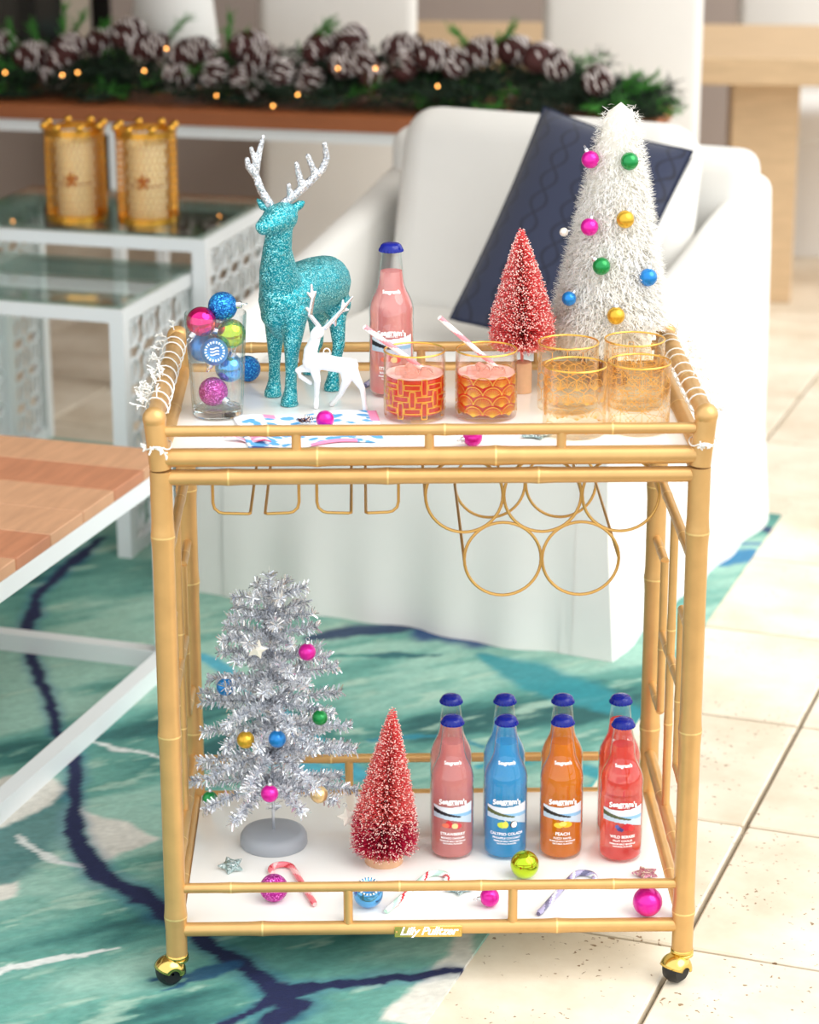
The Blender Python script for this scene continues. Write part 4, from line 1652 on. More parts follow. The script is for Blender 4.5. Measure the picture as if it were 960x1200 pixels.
# ------------------------------------------------------------------ loose decorations on the lower shelf
for u, v, r, mt, cd, fc, lab in (
        (321, 1040.5, 0.0205, 'glitter_purple', (0.6, 0.5, -0.2), None, 'purple glitter bauble lying beside the pink candy cane'),
        (431.5, 1046.5, 0.0218, 'b_skyblue', (0.2, 0.9, 0.1), (0.05, -0.45, 0.9), 'shiny blue bauble with reflector disc under the shelf rail'),
        (615, 1013, 0.0212, 'b_lime', (0.3, 0.9, -0.2), None, 'lime green mirror bauble between blue and orange bottles'),
        (574, 1051.5, 0.0140, 'b_magenta', (-0.95, -0.1, -0.1), None, 'small magenta bauble on the shelf before blue bottle'),
        (759, 1056.5, 0.0212, 'b_hotpink', (0.2, 0.9, -0.3), None, 'hot pink bauble in the shelf corner before red bottle')):
    bauble('christmas_bauble', lab, atz(u, v, ZL + r), r, mt if mt != 'b_hotpink' else 'b_magenta', cd, None, fc)
FLATQ = Matrix.Identity(3)
star('star_ornament', 'silver blue glitter star lying before the silver tree', atz(271, 1014, ZL + 0.007) , 0.021, 'glitter_star', 0.006, Matrix.Rotation(0.25, 3, 'X') @ Matrix.Rotation(0.4, 3, 'Z'), False)
star('star_ornament', 'silver blue glitter star behind shelf rail beside mint candy cane', atz(538, 1040, ZL + 0.005), 0.024, 'glitter_star', 0.005, Matrix.Rotation(-0.6, 3, 'Z'), False)
star('star_ornament', 'rainbow glitter star lying before the red bottle', atz(757, 1023, ZL + 0.005), 0.022, 'glitter_rainbow', 0.005, Matrix.Rotation(0.3, 3, 'Z'), False)
star('star_ornament', 'silver glitter star on the tray before pink tree', atz(628, 508, ZT + 0.004), 0.026, 'glitter_star', 0.004, Matrix.Rotation(0.9, 3, 'Z'), False)


def cane_candy(label, end, bend, side, z, mts, r=0.0046):
    e, b_ = Vector(end), Vector(bend)
    ax = (b_ - e).normalized()
    nrm = Vector((-ax.y, ax.x, 0)) * side
    pts = [e.lerp(b_, i / 24) for i in range(25)]
    R_ = 0.0165
    c0 = b_ + nrm * R_
    for i in range(1, 18):
        a = PI * 1.12 * i / 17
        pts.append(c0 - nrm * R_ * math.cos(a) + ax * R_ * math.sin(a))
    O = e.copy()
    g = MB()
    n_ = len(pts)
    rad = [r] * n_
    rad[0] = rad[-1] = r * 0.7
    k = len(mts)
    g.tube([p - O for p in pts], rad, 12, mats=lambda i, q: 1 if ((i * 0.9 + q) % 12) < 3.2 else (2 if k > 2 and 5 < ((i * 0.9 + q) % 12) < 7 else 0))
    return tag(g.build('candy_cane', mts, None, loc=O), label, 'candy cane')


cane_candy('pink candy cane leaning by the purple glitter bauble', atz(369, 1060, ZL + .005), atz(343, 1017, ZL + .005), 1, 0, ['cane_pink', 'cane_light_pink', 'cane_red'])
cane_candy('mint green and white candy cane with thin red stripe', atz(452, 1068, ZL + .005), atz(500, 1026, ZL + .005), -1, 0, ['cane_white', 'cane_mint', 'cane_red'])
cane_candy('lilac grey candy cane lying before the orange bottle', atz(631, 1071, ZL + .005), atz(672, 1026, ZL + .005), -1, 0, ['cane_lilac', 'cane_grey', 'cane_white'])
cane_candy('grey lilac candy cane lying on the tray behind the drinks', atz(428, 452, ZT + .005), atz(449, 437, ZT + .005), -1, 0, ['cane_lilac', 'cane_grey', 'cane_white'])

# ------------------------------------------------------------------ spotted napkin and pine sprig on the tray
corners = [atz(272, 491, ZT), atz(441, 481, ZT), atz(452, 517, ZT), atz(292, 529, ZT)]
N = 70
rn2 = np.random.default_rng(3)
spots = [(rn2.random(), rn2.random(), rn2.uniform(0.045, 0.085), rn2.uniform(0.4, 0.65), rn2.uniform(-0.6, 0.6)) for _ in range(70)]
mb = MB()
cols = []
for i in range(N + 1):
    for j in range(N + 1):
        s_, t_ = i / N, j / N
        p = corners[0].lerp(corners[1], s_).lerp(corners[3].lerp(corners[2], s_), t_)
        # folded star-like outline with soft ridges
        k = 0.018 * math.sin(s_ * PI * 3.2 + 0.6) * (1 - t_) + 0.012 * math.sin(s_ * 9 + 2) * t_
        z = 0.0012 + 0.004 * (0.5 + 0.5 * math.sin(s_ * 7.5 + 3 * t_)) * (0.4 + 0.6 * math.sin(PI * min(1, max(0, t_))))
        mb.v.append((p.x, p.y + k * 0.6, ZT + z))
        c = (246, 248, 252)
        for (a, b_, r1, asp, an) in spots:
            dx, dy = s_ - a, (t_ - b_) * 0.55
            ca_, sa_ = math.cos(an), math.sin(an)
            if ((dx * ca_ + dy * sa_) / r1) ** 2 + ((-dx * sa_ + dy * ca_) / (r1 * asp)) ** 2 < 0.55:
                c = (96, 168, 222)
                break
        if (t_ < 0.12 and 0.2 < s_ < 0.30) or (s_ > 0.93 and t_ < 0.4) or (t_ > 0.93 and 0.45 < s_ < 0.8):
            c = (248, 150, 190)
        if t_ > 0.94 and 0.02 < s_ < 0.22:
            c = (44, 70, 140)
        cols.append(lin(c))
for i in range(N):
    for j in range(N):
        a = i * (N + 1) + j
        mb.f.append((a, a + N + 1, a + N + 2, a + 1))
        mb.m.append(0)
mb.c = np.array(cols)
nap = mb.build('napkin', 'cloth_print', None)
so = nap.modifiers.new('s', 'SOLIDIFY')
so.thickness = 0.0012
so.offset = 1
tag(nap, 'white napkin with blue spots lying behind the front tray rail', 'napkin')
# pink striped corner of a second napkin
mb = MB()
cols = []
a0, a1, a2 = atz(262, 517, ZT), atz(306, 513, ZT), atz(318, 523, ZT)
for i in range(9):
    for j in range(5):
        p = a0.lerp(a1, i / 8).lerp(a0.lerp(a2, i / 8), j / 4)
        mb.v.append((p.x, p.y, ZT + 0.004 + 0.003 * math.sin(i * 1.1)))
        cols.append(lin([(246, 150, 190), (252, 232, 240), (214, 40, 110)][(j + (i > 5)) % 3]))
mb.f = [(i * 5 + j, i * 5 + 5 + j, i * 5 + 6 + j, i * 5 + j + 1) for i in range(8) for j in range(4)]
mb.m = [0] * len(mb.f)
mb.c = np.array(cols)
nap2 = mb.build('napkin', 'cloth_print', None)
so = nap2.modifiers.new('s', 'SOLIDIFY')
so.thickness = 0.0012
tag(nap2, 'pink striped napkin corner lying beside the spotted napkin', 'napkin')
# dark ribbon corner below the tall glass
pc = atz(361, 494, ZT + 0.006)
pine = thing('pine_sprig', 'small frosted brown pine sprig lying on the spotted napkin', 'sprig', pc)
mb = MB()
rn = random.Random(9)
for k in range(60):
    d = Vector((rn.uniform(-1, 0.6), rn.uniform(-0.6, 0.6), rn.uniform(0, 0.6)))
    spike(mb, Vector((rn.uniform(-0.010, 0.010), rn.uniform(-0.004, 0.004), rn.uniform(-0.001, 0.004))), d, rn.uniform(0.004, 0.009), 0.0008, 0 if k % 3 else 1)
mb.build('needles', ['cone_brown', 'frost'], pine, False)

# ------------------------------------------------------------------ white wire garland twisted round the tray's side rails
for sx, lab in ((-1, 'white wire garland with frosty sprigs round the tray rail by baubles'), (1, 'white wire garland with frosty sprigs round the tray rail by tumblers')):
    G = thing('wire_garland', lab, 'garland', (sx * TX, 0, 0.838))
    pts = []
    turns = 9
    n = turns * 16
    for i in range(n + 1):
        a = 2 * PI * turns * i / n
        y = -0.195 + 0.40 * i / n
        r = 0.0160 + 0.0012 * math.sin(i * 0.37)
        pts.append((r * math.cos(a), y + 0.006 * math.sin(i * 0.23), r * math.sin(a)))
    g = MB()
    g.tube(pts, 0.0011, 6)
    g.build('wire', 'garland_wire', G)
    # loop round the front corner post
    g = MB()
    g.tube([(-sx * 0.003 + 0.0185 * math.cos(a), -D2 + 0.0185 * math.sin(a), -0.036 + 0.003 * math.sin(3 * a)) for a in [2 * PI * k / 24 for k in range(24)]], 0.0010, 6, closed=True)
    g.build('wire', 'garland_wire', G)
    rn = random.Random(31 + sx)
    spots_ = [(0, -0.195 + 0.40 * rn.random(), 0) for _ in range(16)] + [(0, rn.uniform(-0.18, -0.06), 0.0) for _ in range(14 if sx < 0 else 4)]
    spots_ += [(rn.uniform(-0.014, 0.014), -D2 - 0.016, -0.036 + rn.uniform(-0.004, 0.004)) for _ in range(6)]
    for (x, y, z) in spots_:
        a = rn.uniform(-0.4, PI * 0.5) if sx > 0 else rn.uniform(PI * 0.5, PI + 0.4)
        b_ = Vector((x + 0.0165 * math.cos(a) * (z == 0), y, z + 0.0165 * math.sin(a) * (z == 0)))
        d0 = Vector((math.cos(a), rn.uniform(-0.6, 0.3), math.sin(a)))
        if z != 0:
            d0 = Vector((rn.uniform(-1, 1), -0.6, rn.uniform(-0.3, 0.6)))
        g = MB()
        L_ = rn.uniform(0.010, 0.018)
        g.tube([tuple(b_), tuple(b_ + d0.normalized() * L_)], 0.0008, 5)
        for k in range(4):
            q = b_ + d0.normalized() * L_ * (0.4 + 0.2 * k)
            d1 = (d0.normalized() + Vector((rn.gauss(0, 1), rn.gauss(0, 1), rn.gauss(0, 1))) * 0.7).normalized()
            g.tube([tuple(q), tuple(q + d1 * 0.006)], [0.0009, 0.0012], 5)
        g.build('frosty_sprig', 'garland_wire', G)


# ------------------------------------------------------------------ slipcovered armchair with cushions
AC = thing('armchair', 'white slipcovered armchair with sloping arms behind the bar cart', 'armchair', (-0.41, 1.44, 0.0037), math.radians(-27))
AW, AD = 0.875, 0.93


def arm_top(b):
    t_ = b / AD
    return 0.515 + 0.05 * min(1, t_ / 0.08) + 0.21 * (t_ ** 1.25)


for side in (0, 1):
    g = MB()
    sec = []
    nb = 26
    for i in range(nb + 1):
        b_ = AD * i / nb
        zt = arm_top(b_)
        w = 0.080
        prof = []
        fl_o = 0.030
        rr = 0.036
        hem = 0.006 * math.sin(b_ * 31)
        prof.append((-fl_o - hem, 0.0))
        prof.append((-fl_o * 0.35 - hem * 0.5, 0.22))
        prof.append((-0.004, zt - 0.16))
        for k in range(7):
            a = PI - PI / 2 * k / 6
            prof.append((rr + rr * math.cos(a), zt - rr + rr * math.sin(a)))
        for k in range(7):
            a = PI / 2 - PI / 2 * k / 6
            prof.append((w - rr + rr * math.cos(a), zt - rr + rr * math.sin(a)))
        prof.append((w, 0.30))
        prof.append((w, 0.0))
        yb_ = b_ - (0.012 if i == 0 else 0)
        for (a, z) in prof:
            fz = -0.02 * (1 - min(1, z / 0.3)) * (i == 0)
            sec.append(((a if side == 0 else AW - a), yb_ + fz, z))
    np_ = len(prof)
    fs = [(i * np_ + k, i * np_ + k + 1, (i + 1) * np_ + k + 1, (i + 1) * np_ + k) for i in range(nb) for k in range(np_ - 1)]
    fs += [tuple(range(np_)), tuple(nb * np_ + k for k in range(np_))[::-1]]
    g.add(sec, fs)
    g.build('arm', 'white_fabric', AC)
g = MB()                                              # skirted front and base
nx, nz = 40, 14
vs = []
for i in range(nx + 1):
    a = 0.055 + (AW - 0.11) * i / nx
    for k in range(nz + 1):
        z = 0.42 * k / nz
        wv = (0.010 * math.sin(a * 17) + 0.006 * math.sin(a * 41 + 1)) * (1 - k / nz) ** 1.5
        vs.append((a, -0.018 - 0.024 * (1 - k / nz) + wv, z))
fs = [(i * (nz + 1) + k, (i + 1) * (nz + 1) + k, (i + 1) * (nz + 1) + k + 1, i * (nz + 1) + k + 1) for i in range(nx) for k in range(nz)]
n0 = len(vs)
for i in range(nx + 1):
    a = 0.055 + (AW - 0.11) * i / nx
    vs += [(a, 0.86, 0.42), (a, 0.86, 0.0)]
fs += [(i * (nz + 1) + nz, (i + 1) * (nz + 1) + nz, n0 + 2 * i + 2, n0 + 2 * i) for i in range(nx)]
fs += [(n0 + 2 * i, n0 + 2 * i + 2, n0 + 2 * i + 3, n0 + 2 * i + 1) for i in range(nx)]
g.add(vs, fs)
g.build('skirt', 'white_fabric', AC)
g = MB()
g.rbox((AW / 2, AD - 0.065, 0.42), (AW - 0.03, 0.13, 0.83), 0.045, seg=4)
g.build('backrest', 'white_fabric', AC)
g = MB()
g.rbox((AW / 2, 0.345, 0.445), (0.665, 0.68, 0.12), 0.045, seg=4)
g.build('seat_cushion', 'white_fabric', AC)


def pillow_mesh(g, w, h, t_, M, c, n=22, pinch=0.07, piping=False):
    c = Vector(c)
    for sg in (-1, 1):
        vs = []
        for i in range(n + 1):
            for j in range(n + 1):
                x, y = 2 * i / n - 1, 2 * j / n - 1
                th = t_ / 2 * (max(0, (1 - abs(x) ** 2.6) * (1 - abs(y) ** 2.6))) ** 0.5
                px_ = x * w / 2 * (1 - pinch * (1 - y * y) * abs(x) ** 3)
                py_ = y * h / 2 * (1 - pinch * (1 - x * x) * abs(y) ** 3)
                vs.append(M @ Vector((px_, py_, sg * th)) + c)
        fs = [(i * (n + 1) + j, (i + 1) * (n + 1) + j, (i + 1) * (n + 1) + j + 1, i * (n + 1) + j + 1) for i in range(n) for j in range(n)]
        g.add(vs, fs if sg > 0 else [f[::-1] for f in fs], 0 if sg > 0 else 1)


def frame_M(ex, ey):
    ex = Vector(ex).normalized()
    ey = Vector(ey)
    ey = (ey - ex * ey.dot(ex)).normalized()
    ez = ex.cross(ey)
    return Matrix((ex, ey, ez)).transposed()


g = MB()
tilt = math.radians(14)
Mc = frame_M((1, 0, 0), (0, math.sin(tilt), math.cos(tilt)))
g.rbox((0.455, 0.665, 0.675), (0.665, 0.47, 0.17), 0.075, seg=6, M=Mc)
g.build('back_cushion', ['white_fabric', 'white_fabric'], AC)

# navy throw pillow with ogee weave
m, t, b, out = nt('navy_ogee')
L = t.links
tc = t.nodes.new('ShaderNodeTexCoord')
sx_ = t.nodes.new('ShaderNodeSeparateXYZ')
L.new(tc.outputs['Object'], sx_.inputs[0])


def mth(op, a, b_=None, c_=None):
    n_ = t.nodes.new('ShaderNodeMath')
    n_.operation = op
    for i, q in enumerate((a, b_, c_)):
        if q is None:
            continue
        if isinstance(q, (int, float)):
            n_.inputs[i].default_value = q
        else:
            L.new(q, n_.inputs[i])
    return n_.outputs[0]


wob = mth('SINE', mth('MULTIPLY', sx_.outputs['Y'], 62.0))
def stripe(sign):
    arg = mth('ADD', mth('MULTIPLY', sx_.outputs['X'], 46.0), mth('MULTIPLY', wob, 0.75 * sign))
    return mth('ABSOLUTE', mth('SINE', arg))
mn = mth('MINIMUM', stripe(1), stripe(-1))
fac = t.nodes.new('ShaderNodeMapRange')
fac.inputs[1].default_value, fac.inputs[2].default_value = 0.05, 0.2
L.new(mn, fac.inputs[0])
mx = t.nodes.new('ShaderNodeMix')
mx.data_type = 'RGBA'
L.new(fac.outputs[0], mx.inputs[0])
mx.inputs[6].default_value = rgba((22, 27, 46))
mx.inputs[7].default_value = rgba((42, 49, 74))
L.new(mx.outputs[2], b.inputs['Base Color'])
b.inputs['Roughness'].default_value = 0.9
b.inputs['Sheen Weight'].default_value = 0.3

TLc, Rc, BLc = Vector((0.290, 1.70, 0.945)), Vector((0.585, 1.55, 0.877)), Vector((0.118, 1.47, 0.545))
Mp = frame_M(Rc - TLc, TLc - BLc)
cen = (Rc + BLc) / 2 + Vector((-0.024, -0.036, 0.022))
PL = thing('throw_pillow', 'navy ogee patterned throw pillow with white edge leaning on armchair', 'pillow', cen)
wP, hP = (Rc - TLc).length * 0.96, (TLc - BLc).length * 0.98
PL.rotation_euler = Mp.to_euler()
g = MB()
pillow_mesh(g, wP, hP, 0.13, Matrix.Identity(3), (0, 0, 0), pinch=0.05)
g.build('cover', ['navy_ogee', 'white_fabric'], PL)
g = MB()
pts = []
n = 20
for e_ in range(4):
    for i in range(n):
        s_ = 2 * i / n - 1
        x, y = [(s_, -1), (1, s_), (-s_, 1), (-1, -s_)][e_]
        pts.append((x * wP / 2 * (1 - 0.05 * (1 - y * y)), y * hP / 2 * (1 - 0.05 * (1 - x * x)), -0.004))
g.tube(pts, 0.005, 8, closed=True)
g.build('piping', 'navy_line', PL)
g = MB()                                       # white gusset showing along one side
g.tube([(wP / 2 * (1 - 0.05 * (1 - y * y)) + 0.006, y * hP / 2 * 0.97, -0.016) for y in [-1 + 0.1 * i for i in range(21)]], [0.004 + 0.011 * math.sqrt(max(0, 1 - (-1 + 0.1 * i) ** 2)) for i in range(21)], 8)
g.build('gusset', 'white_fabric', PL)

# ------------------------------------------------------------------ coffee table with teak top on a white frame
CT = thing('coffee_table', 'teak plank coffee table on a white metal sled frame', 'coffee table', (-0.443, 1.005, 0.0037), math.radians(-19))
TW, TD, TH = 1.0, 1.15, 0.425
n = 9
for k in range(n):
    g = MB()
    w = TD / n
    g.rbox((-TW / 2, -w * (k + 0.5), TH - 0.011), (TW, w - 0.0025, 0.022), 0.0015, seg=1)
    g.build('plank', 'teak' if k not in (1, 4, 7) else 'teak_red', CT, False)
for (cx, cy, dx, dy) in ((-TW / 2, -0.016, TW, 0.032), (-TW / 2, -TD + 0.016, TW, 0.032), (-0.016, -TD / 2, 0.032, TD - 0.064), (-TW + 0.016, -TD / 2, 0.032, TD - 0.064)):
    g = MB()
    g.box((cx, cy, TH - 0.022 - 0.0165), (dx, dy, 0.033))
    g.build('apron', 'white_paint', CT, False)
    g = MB()
    g.box((cx, cy, 0.0175), (dx, dy, 0.035))
    g.build('floor_bar', 'white_paint', CT, False)
for x in (-0.016, -TW + 0.016):
    for y in (-0.016, -TD + 0.016):
        g = MB()
        g.box((x, y, (TH - 0.055 + 0.035) / 2), (0.032, 0.032, TH - 0.055 - 0.035))
        g.build('leg', 'white_paint', CT, False)


# ------------------------------------------------------------------ nesting glass tables with cut-out side panels
def lattice(d, h):
    g = MB()
    c = 0.082
    ny, nz = max(1, round(d / c)), max(1, round(h / c))
    cy, cz = d / ny, h / nz
    for i in range(ny):
        for k in range(nz):
            y, z = cy * (i + 0.5), cz * (k + 0.5)
            r = min(cy, cz) * 0.34
            g.tube([(0, y + r * math.cos(a), z + r * math.sin(a)) for a in [2 * PI * q / 14 for q in range(14)]], 0.0044, 5, closed=True)
            for a in (PI / 4, 3 * PI / 4, 5 * PI / 4, 7 * PI / 4):
                g.tube([(0, y + r * 0.95 * math.cos(a), z + r * 0.95 * math.sin(a)), (0, y + cy * 0.5 * math.copysign(1, math.cos(a)), z + cz * 0.5 * math.copysign(1, math.sin(a)))], 0.0048, 5)
            g.tube([(0, y, z - r), (0, y, z + r)], 0.0042, 5)
    return g


def glass_table(label, corner, H, W, D, rot):
    t_ = thing('nesting_table', label, 'side table', corner, rot)
    f = 0.032
    for (cx, cy, dx, dy) in ((-W / 2, f / 2, W, f), (-W / 2, D - f / 2, W, f), (-f / 2, D / 2, f, D - 2 * f), (-W + f / 2, D / 2, f, D - 2 * f)):
        g = MB()
        g.box((cx, cy, H - 0.02), (dx, dy, 0.028))
        g.build('top_frame', 'white_paint', t_, False)
    g = MB()
    g.rbox((-W / 2, D / 2, H), (W - 0.012, D - 0.012, 0.010), 0.002, seg=1)
    g.build('glass_top', 'pane_glass', t_, False)
    for x in (-f / 2, -W + f / 2):
        for y in (f / 2, D - f / 2):
            g = MB()
            g.box((x, y, (H - 0.034) / 2), (f, f, H - 0.034))
            g.build('leg', 'white_paint', t_, False)
        g = MB()
        g.box((x, D / 2, 0.014), (f * 0.8, D - 2 * f, 0.028))
        g.build('floor_bar', 'white_paint', t_, False)
        g = lattice(D - 2 * f, H - 0.034 - 0.028)
        g.v = [(x + a, f + b_, 0.028 + c_) for a, b_, c_ in g.v]
        g.build('cutout_panel', 'white_paint', t_, False)
    return t_


glass_table('taller glass topped nesting table carrying the gold candle holders', (-0.432, 1.961, 0.0037), 0.625, 0.62, 0.46, math.radians(-17))
glass_table('lower glass topped nesting table beside the coffee table', (-0.585, 1.626, 0.0037), 0.548, 0.50, 0.42, math.radians(-19))

# gold mesh candle holders with pillar candles
for u, v, who in ((91, 256, 'nearer the dark bay'), (174, 259, 'beside the armchair')):
    p = atz(u, v, 0.6355)
    r, H = 0.067, 0.216
    ch = thing('candle_holder', 'gold mesh cylinder candle holder on glass table, %s' % who, 'candle holder', p)
    g = MB()
    nS = 34
    for k in range(nS):
        for sg in (-1, 1):
            a0 = 2 * PI * k / nS
            strip(g, [((a0 + sg * 1.15 * q / 8) * r, 0.012 + (H - 0.03) * q / 8) for q in range(9)], r, 0.0021, sg * 0.0006)
    o = g.build('mesh_sleeve', 'gold_metal', ch, False)
    sl = o.modifiers.new('s', 'SOLIDIFY')
    sl.thickness = 0.001
    for z in (0.008, H - 0.016):
        g = MB()
        g.lathe([(r - 0.003, z - 0.008), (r + 0.002, z - 0.008), (r + 0.002, z + 0.008), (r - 0.003, z + 0.008), (r - 0.003, z - 0.008)], 36)
        g.build('band', 'gold_metal', ch)
    g = MB()
    g.lathe([(0.0005, 0.002), (r - 0.003, 0.002), (r - 0.003, 0.006), (0.0005, 0.006)], 36)
    g.build('plate', 'gold_metal', ch)
    for k in range(8):
        a = 2 * PI * k / 8 + 0.3
        g = MB()
        g.sphere((r * math.cos(a), r * math.sin(a), H - 0.003), 0.0095, 12, 8, sc=(1, 1, 1.05))
        g.build('scallop', 'gold_metal', ch)
    cd = thing('pillar_candle', 'cream pillar candle with red motif inside gold holder, %s' % who, 'candle', p + Vector((0, 0, 0.0065)))
    g = MB()
    g.lathe([(0.0005, 0), (0.041, 0), (0.043, 0.003), (0.043, 0.168), (0.041, 0.171), (0.03, 0.168), (0.0005, 0.166)], 32)
    g.build('wax', 'candle_wax', cd)
    g = MB()
    g.tube([(0, 0, 0.166), (0.001, 0, 0.178)], 0.001, 6)
    g.build('wick', 'dark_wall', cd)
    g = MB()
    for q in range(5):
        a = 2 * PI * q / 5 + 0.4
        strip(g, [(-0.006, 0.088), (-0.006 + 0.016 * math.cos(a), 0.088 + 0.018 * math.sin(a))], 0.043, 0.009, 0.0008)
    strip(g, [(-0.045, 0.078), (0.045, 0.078)], 0.043, 0.003, 0.0006)
    g.build('motif', 'candle_red', cd, False)

# ------------------------------------------------------------------ console table and its garland
CA = math.radians(-14.8)
KO = Vector((0.62, 2.66, 0.0))
KT = thing('console_table', 'long wood topped console table on white legs behind the armchair', 'console table', KO, CA)
KL, KD, KH = 2.3, 0.40, 0.752
g = MB()
g.rbox((-KL / 2, KD / 2, KH - 0.02), (KL, KD, 0.04), 0.003, seg=1)
g.build('table_top', 'console_wood', KT, False)
for y in (0.03, KD - 0.03):
    g = MB()
    g.box((-KL / 2, y, KH - 0.04 - 0.016), (KL - 0.06, 0.03, 0.032))
    g.build('apron', 'white_paint', KT, False)
for x in (-0.05, -1.40, -KL + 0.05):
    for y in (0.03, KD - 0.03):
        g = MB()
        g.box((x, y, (KH - 0.072) / 2), (0.028, 0.03, KH - 0.072))
        g.build('leg', 'white_paint', KT, False)

ka, kb = Vector((math.cos(CA), math.sin(CA), 0)), Vector((-math.sin(CA), math.cos(CA), 0))


def gy_at(x, off):      # depth of a point over the console at a given x
    return KO.y + (x - KO.x) * math.tan(CA) + off


def over_console(u, v, off):
    y = 2.95
    for _ in range(5):
        y = gy_at(aty(u, v, y).x, off)
    return aty(u, v, y)


LAMP = over_console(205, 60, 0.335)
GA = thing('pine_garland', 'pine garland with snowy cones and fairy lights along the console', 'garland', KO + Vector((0, 0, KH)))
GO = Vector(GA.location)
rn = random.Random(77)
g = MB()
for i in range(900):
    q = rn.random()
    x0 = -0.02 - 2.15 * q
    off = rn.uniform(0.06, 0.34)
    base_ = KO + ka * x0 + kb * off - GO + Vector((0, 0, KH + rn.uniform(0.02, 0.13) * math.sin(PI * (off - 0.02) / 0.36)))
    taper = min(1, (0.05 - x0) / 0.35)
    base_.z *= 0.3 + 0.7 * taper
    d = (ka * rn.choice((-1, 1, 1)) * rn.uniform(0.5, 1.2) + kb * rn.uniform(-0.9, 0.5) + Vector((0, 0, rn.uniform(-0.15, 0.40)))).normalized()
    L_ = rn.uniform(0.06, 0.13) * (0.7 + 0.3 * taper)
    end = base_ + d * L_
    if end.z < 0.012:
        end.z = 0.012
    if base_.z < 0.012:
        base_.z = 0.012
    bright = 1 if rn.random() < 0.16 else 0
    ax = (end - base_)
    for k in range(26):
        p = base_ + ax * (k / 26)
        dd = ax.normalized() * 0.7 + Vector((rn.gauss(0, 1), rn.gauss(0, 1), rn.gauss(0, 0.8))).normalized()
        if p.z + dd.z * 0.03 < 0.003:
            dd.z = abs(dd.z)
        ln = rn.uniform(0.022, 0.038)
        e_ = p + dd.normalized() * ln
        if min((p + GO - LAMP).to_2d().length, (e_ + GO - LAMP).to_2d().length) < 0.128:
            continue
        p = Vector((p.x, p.y, max(p.z, 0.003)))
        if e_.z < 0.003:
            dd = dd.normalized()
            dd.z = (0.003 - p.z) / ln
        spike(g, p, dd, ln, 0.0019, bright)
g.v = [(x, y, max(z, 0.001)) for x, y, z in g.v]      # needles lie on the table top
o = g.build('needles', ['pine_dark', 'pine_green'], GA, False)
o['kind'] = 'stuff'
# brighter upright sprigs
for u, v, L_, lean in ((20, 66, 0.10, -0.1), (72, 55, 0.13, 0.1), (80, 45, 0.10, 0.4), (105, 50, 0.09, 0.5), (185, 48, 0.11, 0.8), (268, 55, 0.10, 0.05), (262, 62, 0.09, 0.7), (350, 55, 0.12, 0.7),
                       (370, 48, 0.08, 0.6), (560, 55, 0.09, -0.8), (575, 48, 0.08, 0.8), (585, 75, 0.07, 0.5), (740, 112, 0.09, 0.6), (720, 100, 0.07, 0.9), (55, 60, 0.1, -0.3)):
    b_ = over_console(u, v + 10, 0.16) - GO
    d = Vector((lean, -0.1, 0.8)).normalized()
    g = MB()
    for k in range(46):
        dd = d * 1.2 + Vector((rn.gauss(0, 1), rn.gauss(0, 1), rn.gauss(0, 1))) * 0.5
        spike(g, b_ + d * L_ * k / 46, dd, rn.uniform(0.022, 0.036), 0.0019, 0)
    g.build('pine_sprig', 'pine_green', GA, False)


def cone_mesh(seed, L_, R_):
    rn_ = random.Random(seed)
    g_ = MB()
    g_.sphere((0, 0, 0), 1, 12, 10, 0, (R_ * 0.72, R_ * 0.72, L_ * 0.47))
    n_ = 74
    for i in range(n_):
        q = (i + 0.5) / n_
        th = i * 2.39996
        z = L_ * (q - 0.5) * 0.94
        r = R_ * 0.72 * math.sqrt(max(0.02, 1 - (2 * q - 1) ** 2))
        rad = Vector((math.cos(th), math.sin(th), 0))
        tan_ = Vector((-math.sin(th), math.cos(th), 0))
        up = Vector((0, 0, 1))
        p = rad * r * 0.9 + up * z
        w, l2 = R_ * 0.26, R_ * 0.36
        dr = (rad + up * 0.55).normalized()
        tip = p + dr * l2
        k0 = len(g_.v)
        g_.v += [tuple(p - tan_ * w * 0.5), tuple(p + tan_ * w * 0.5), tuple(tip + tan_ * w), tuple(tip - tan_ * w), tuple(tip + up * R_ * 0.12 + tan_ * w * 0.9), tuple(tip + up * R_ * 0.12 - tan_ * w * 0.9), tuple(p + up * R_ * 0.22)]
        g_.f += [(k0, k0 + 1, k0 + 2, k0 + 3), (k0 + 3, k0 + 2, k0 + 4, k0 + 5), (k0 + 5, k0 + 4, k0 + 6)]
        g_.m += [0, 1 if rn_.random() < 0.55 else 0, 1 if rn_.random() < 0.12 else 0]
    return g_


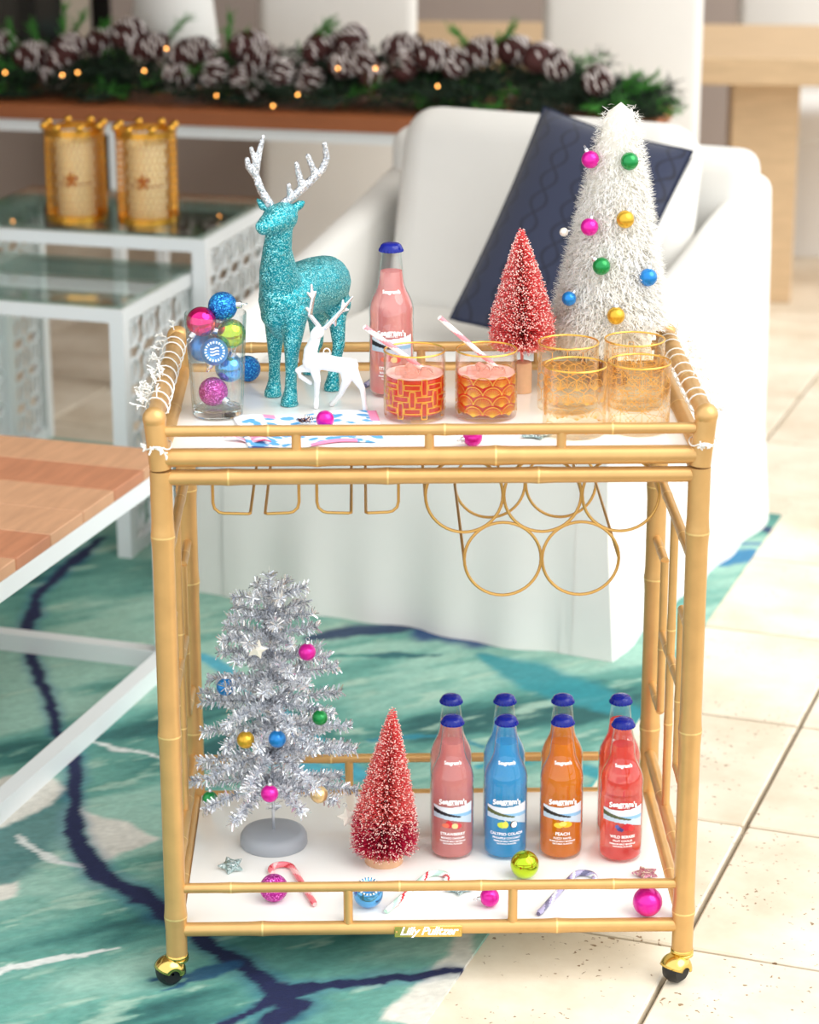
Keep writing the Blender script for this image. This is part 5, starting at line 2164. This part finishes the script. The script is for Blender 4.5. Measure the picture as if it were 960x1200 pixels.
protos = [cone_mesh(5, 0.090, 0.040).build('pinecone', ['cone_brown', 'cone_snow'], GA, False), cone_mesh(6, 0.115, 0.040).build('pinecone', ['cone_brown', 'cone_snow'], GA, False),
          cone_mesh(7, 0.075, 0.040).build('pinecone', ['cone_brown', 'cone_snow'], GA, False)]
used = [False] * 3
for i, (u, v, k, ang) in enumerate(((34, 66, 0, 80), (0, 54, 2, 60), (74, 62, 1, 50), (117, 50, 0, 75), (148, 40, 0, 60), (172, 55, 1, 85), (221, 62, 1, 75), (250, 88, 2, 10), (284, 97, 2, 30), (298, 106, 2, 45),
                                    (304, 70, 0, 80), (288, 54, 1, 85), (328, 88, 2, 10), (362, 97, 2, 20), (374, 56, 1, 60), (410, 50, 0, 45), (400, 76, 2, 70), (420, 74, 2, 40), (437, 92, 2, 80), (470, 56, 1, 88),
                                    (472, 80, 2, 30), (505, 66, 0, 80), (532, 76, 2, 40), (560, 62, 0, 70), (600, 60, 0, 80), (630, 68, 0, 80), (650, 78, 2, 60), (698, 96, 2, 60), (60, 88, 2, 60), (205, 88, 2, 80))):
    p = over_console(u, v, 0.10 if v > 60 or 120 < u < 260 else 0.17) - GO
    if not used[k]:
        o = protos[k]
        used[k] = True
    else:
        o = protos[k].copy()
        COL.objects.link(o)
    o.parent = GA
    o.location = (Matrix.Rotation(0, 3, 'Z') @ p)
    o.rotation_euler = (rn.uniform(-0.9, 0.3), math.radians(ang), rn.uniform(-0.4, 0.4))
for u, v in ((6, 85), (73, 88), (91, 85), (169, 83), (195, 57), (254, 112), (320, 124), (349, 111), (396, 80), (440, 80), (513, 101)):
    g = MB()
    p = over_console(u, v, 0.02) - GO
    g.sphere((0, 0, 0), 0.0032, 10, 8)
    o = g.build('fairy_light', 'fairy_bulb', GA)
    o.location = p


# ------------------------------------------------------------------ dining furniture behind
def parsons(label, loc, rot, H=1.04):
    t_ = thing('dining_chair', label, 'dining chair', loc, rot)
    w = 0.44
    g = MB()
    g.rbox((0, 0, H / 2 + 0.02), (w, 0.10, H - 0.04), 0.03, seg=3)
    g.build('backrest', 'chair_fabric', t_)
    g = MB()
    g.rbox((0, 0.27, 0.42), (w - 0.01, 0.46, 0.12), 0.035, seg=3)
    g.build('seat', 'chair_fabric', t_)
    g = MB()
    nn = 48
    vs = []
    for k in range(nn):
        a = 2 * PI * k / nn
        ca_, sa_ = math.cos(a), math.sin(a)
        sc_ = 1 / max(abs(ca_), abs(sa_))
        for z, ex in ((0.0, 1.05), (0.2, 1.0), (0.40, 0.97)):
            wv = 1 + 0.02 * math.sin(k * 1.7) * (0.4 - z)
            vs.append((ca_ * sc_ * w / 2 * ex * wv, 0.22 + sa_ * sc_ * 0.27 * ex * wv, z))
    g.add(vs, [(k * 3 + j, ((k + 1) % nn) * 3 + j, ((k + 1) % nn) * 3 + j + 1, k * 3 + j + 1) for k in range(nn) for j in range(2)])
    g.build('skirt', 'chair_fabric', t_)
    return t_


DT = thing('dining_table', 'thick oak dining table beyond the white chairs', 'dining table', (0.95, 4.25, 0), math.radians(-7))
g = MB()
g.rbox((0, 0, 0.722), (2.4, 0.80, 0.080), 0.004, seg=1)
g.build('table_top', 'oak', DT, False)
for x in (-0.70, 0.20):
    g = MB()
    g.rbox((x, 0.02, 0.341), (0.20, 0.52, 0.682), 0.004, seg=1)
    g.build('pedestal', 'oak', DT, False)
parsons('cream slipcovered dining chair behind pine garland and deer figurine', (-0.15, 3.62, 0), math.radians(-4))
parsons('cream slipcovered dining chair behind the navy pillow and armchair', (0.64, 3.56, 0), math.radians(-4))
parsons('cream slipcovered dining chair across the oak table by its pedestal', (1.42, 5.14, 0), math.radians(176))

# white lamp standing on the console behind the garland
lp = LAMP
TLm = thing('table_lamp', 'white tapered shade table lamp behind the pine garland', 'lamp', (lp.x, lp.y, KH))
g = MB()
g.lathe([(0.0005, 0), (0.055, 0), (0.055, 0.010), (0.03, 0.016), (0.034, 0.06), (0.03, 0.11), (0.012, 0.135), (0.0005, 0.137)], 28)
g.build('base', 'white_paint', TLm)
g = MB()
g.tube([(0, 0, 0.13), (0, 0, 0.30)], 0.006, 10)
g.build('stem', 'gold_metal', TLm)
g = MB()
g.lathe([(0.117, 0.115), (0.119, 0.115), (0.092, 0.36), (0.090, 0.36), (0.117, 0.115)], 40)
g.build('shade', 'white_fabric', TLm)
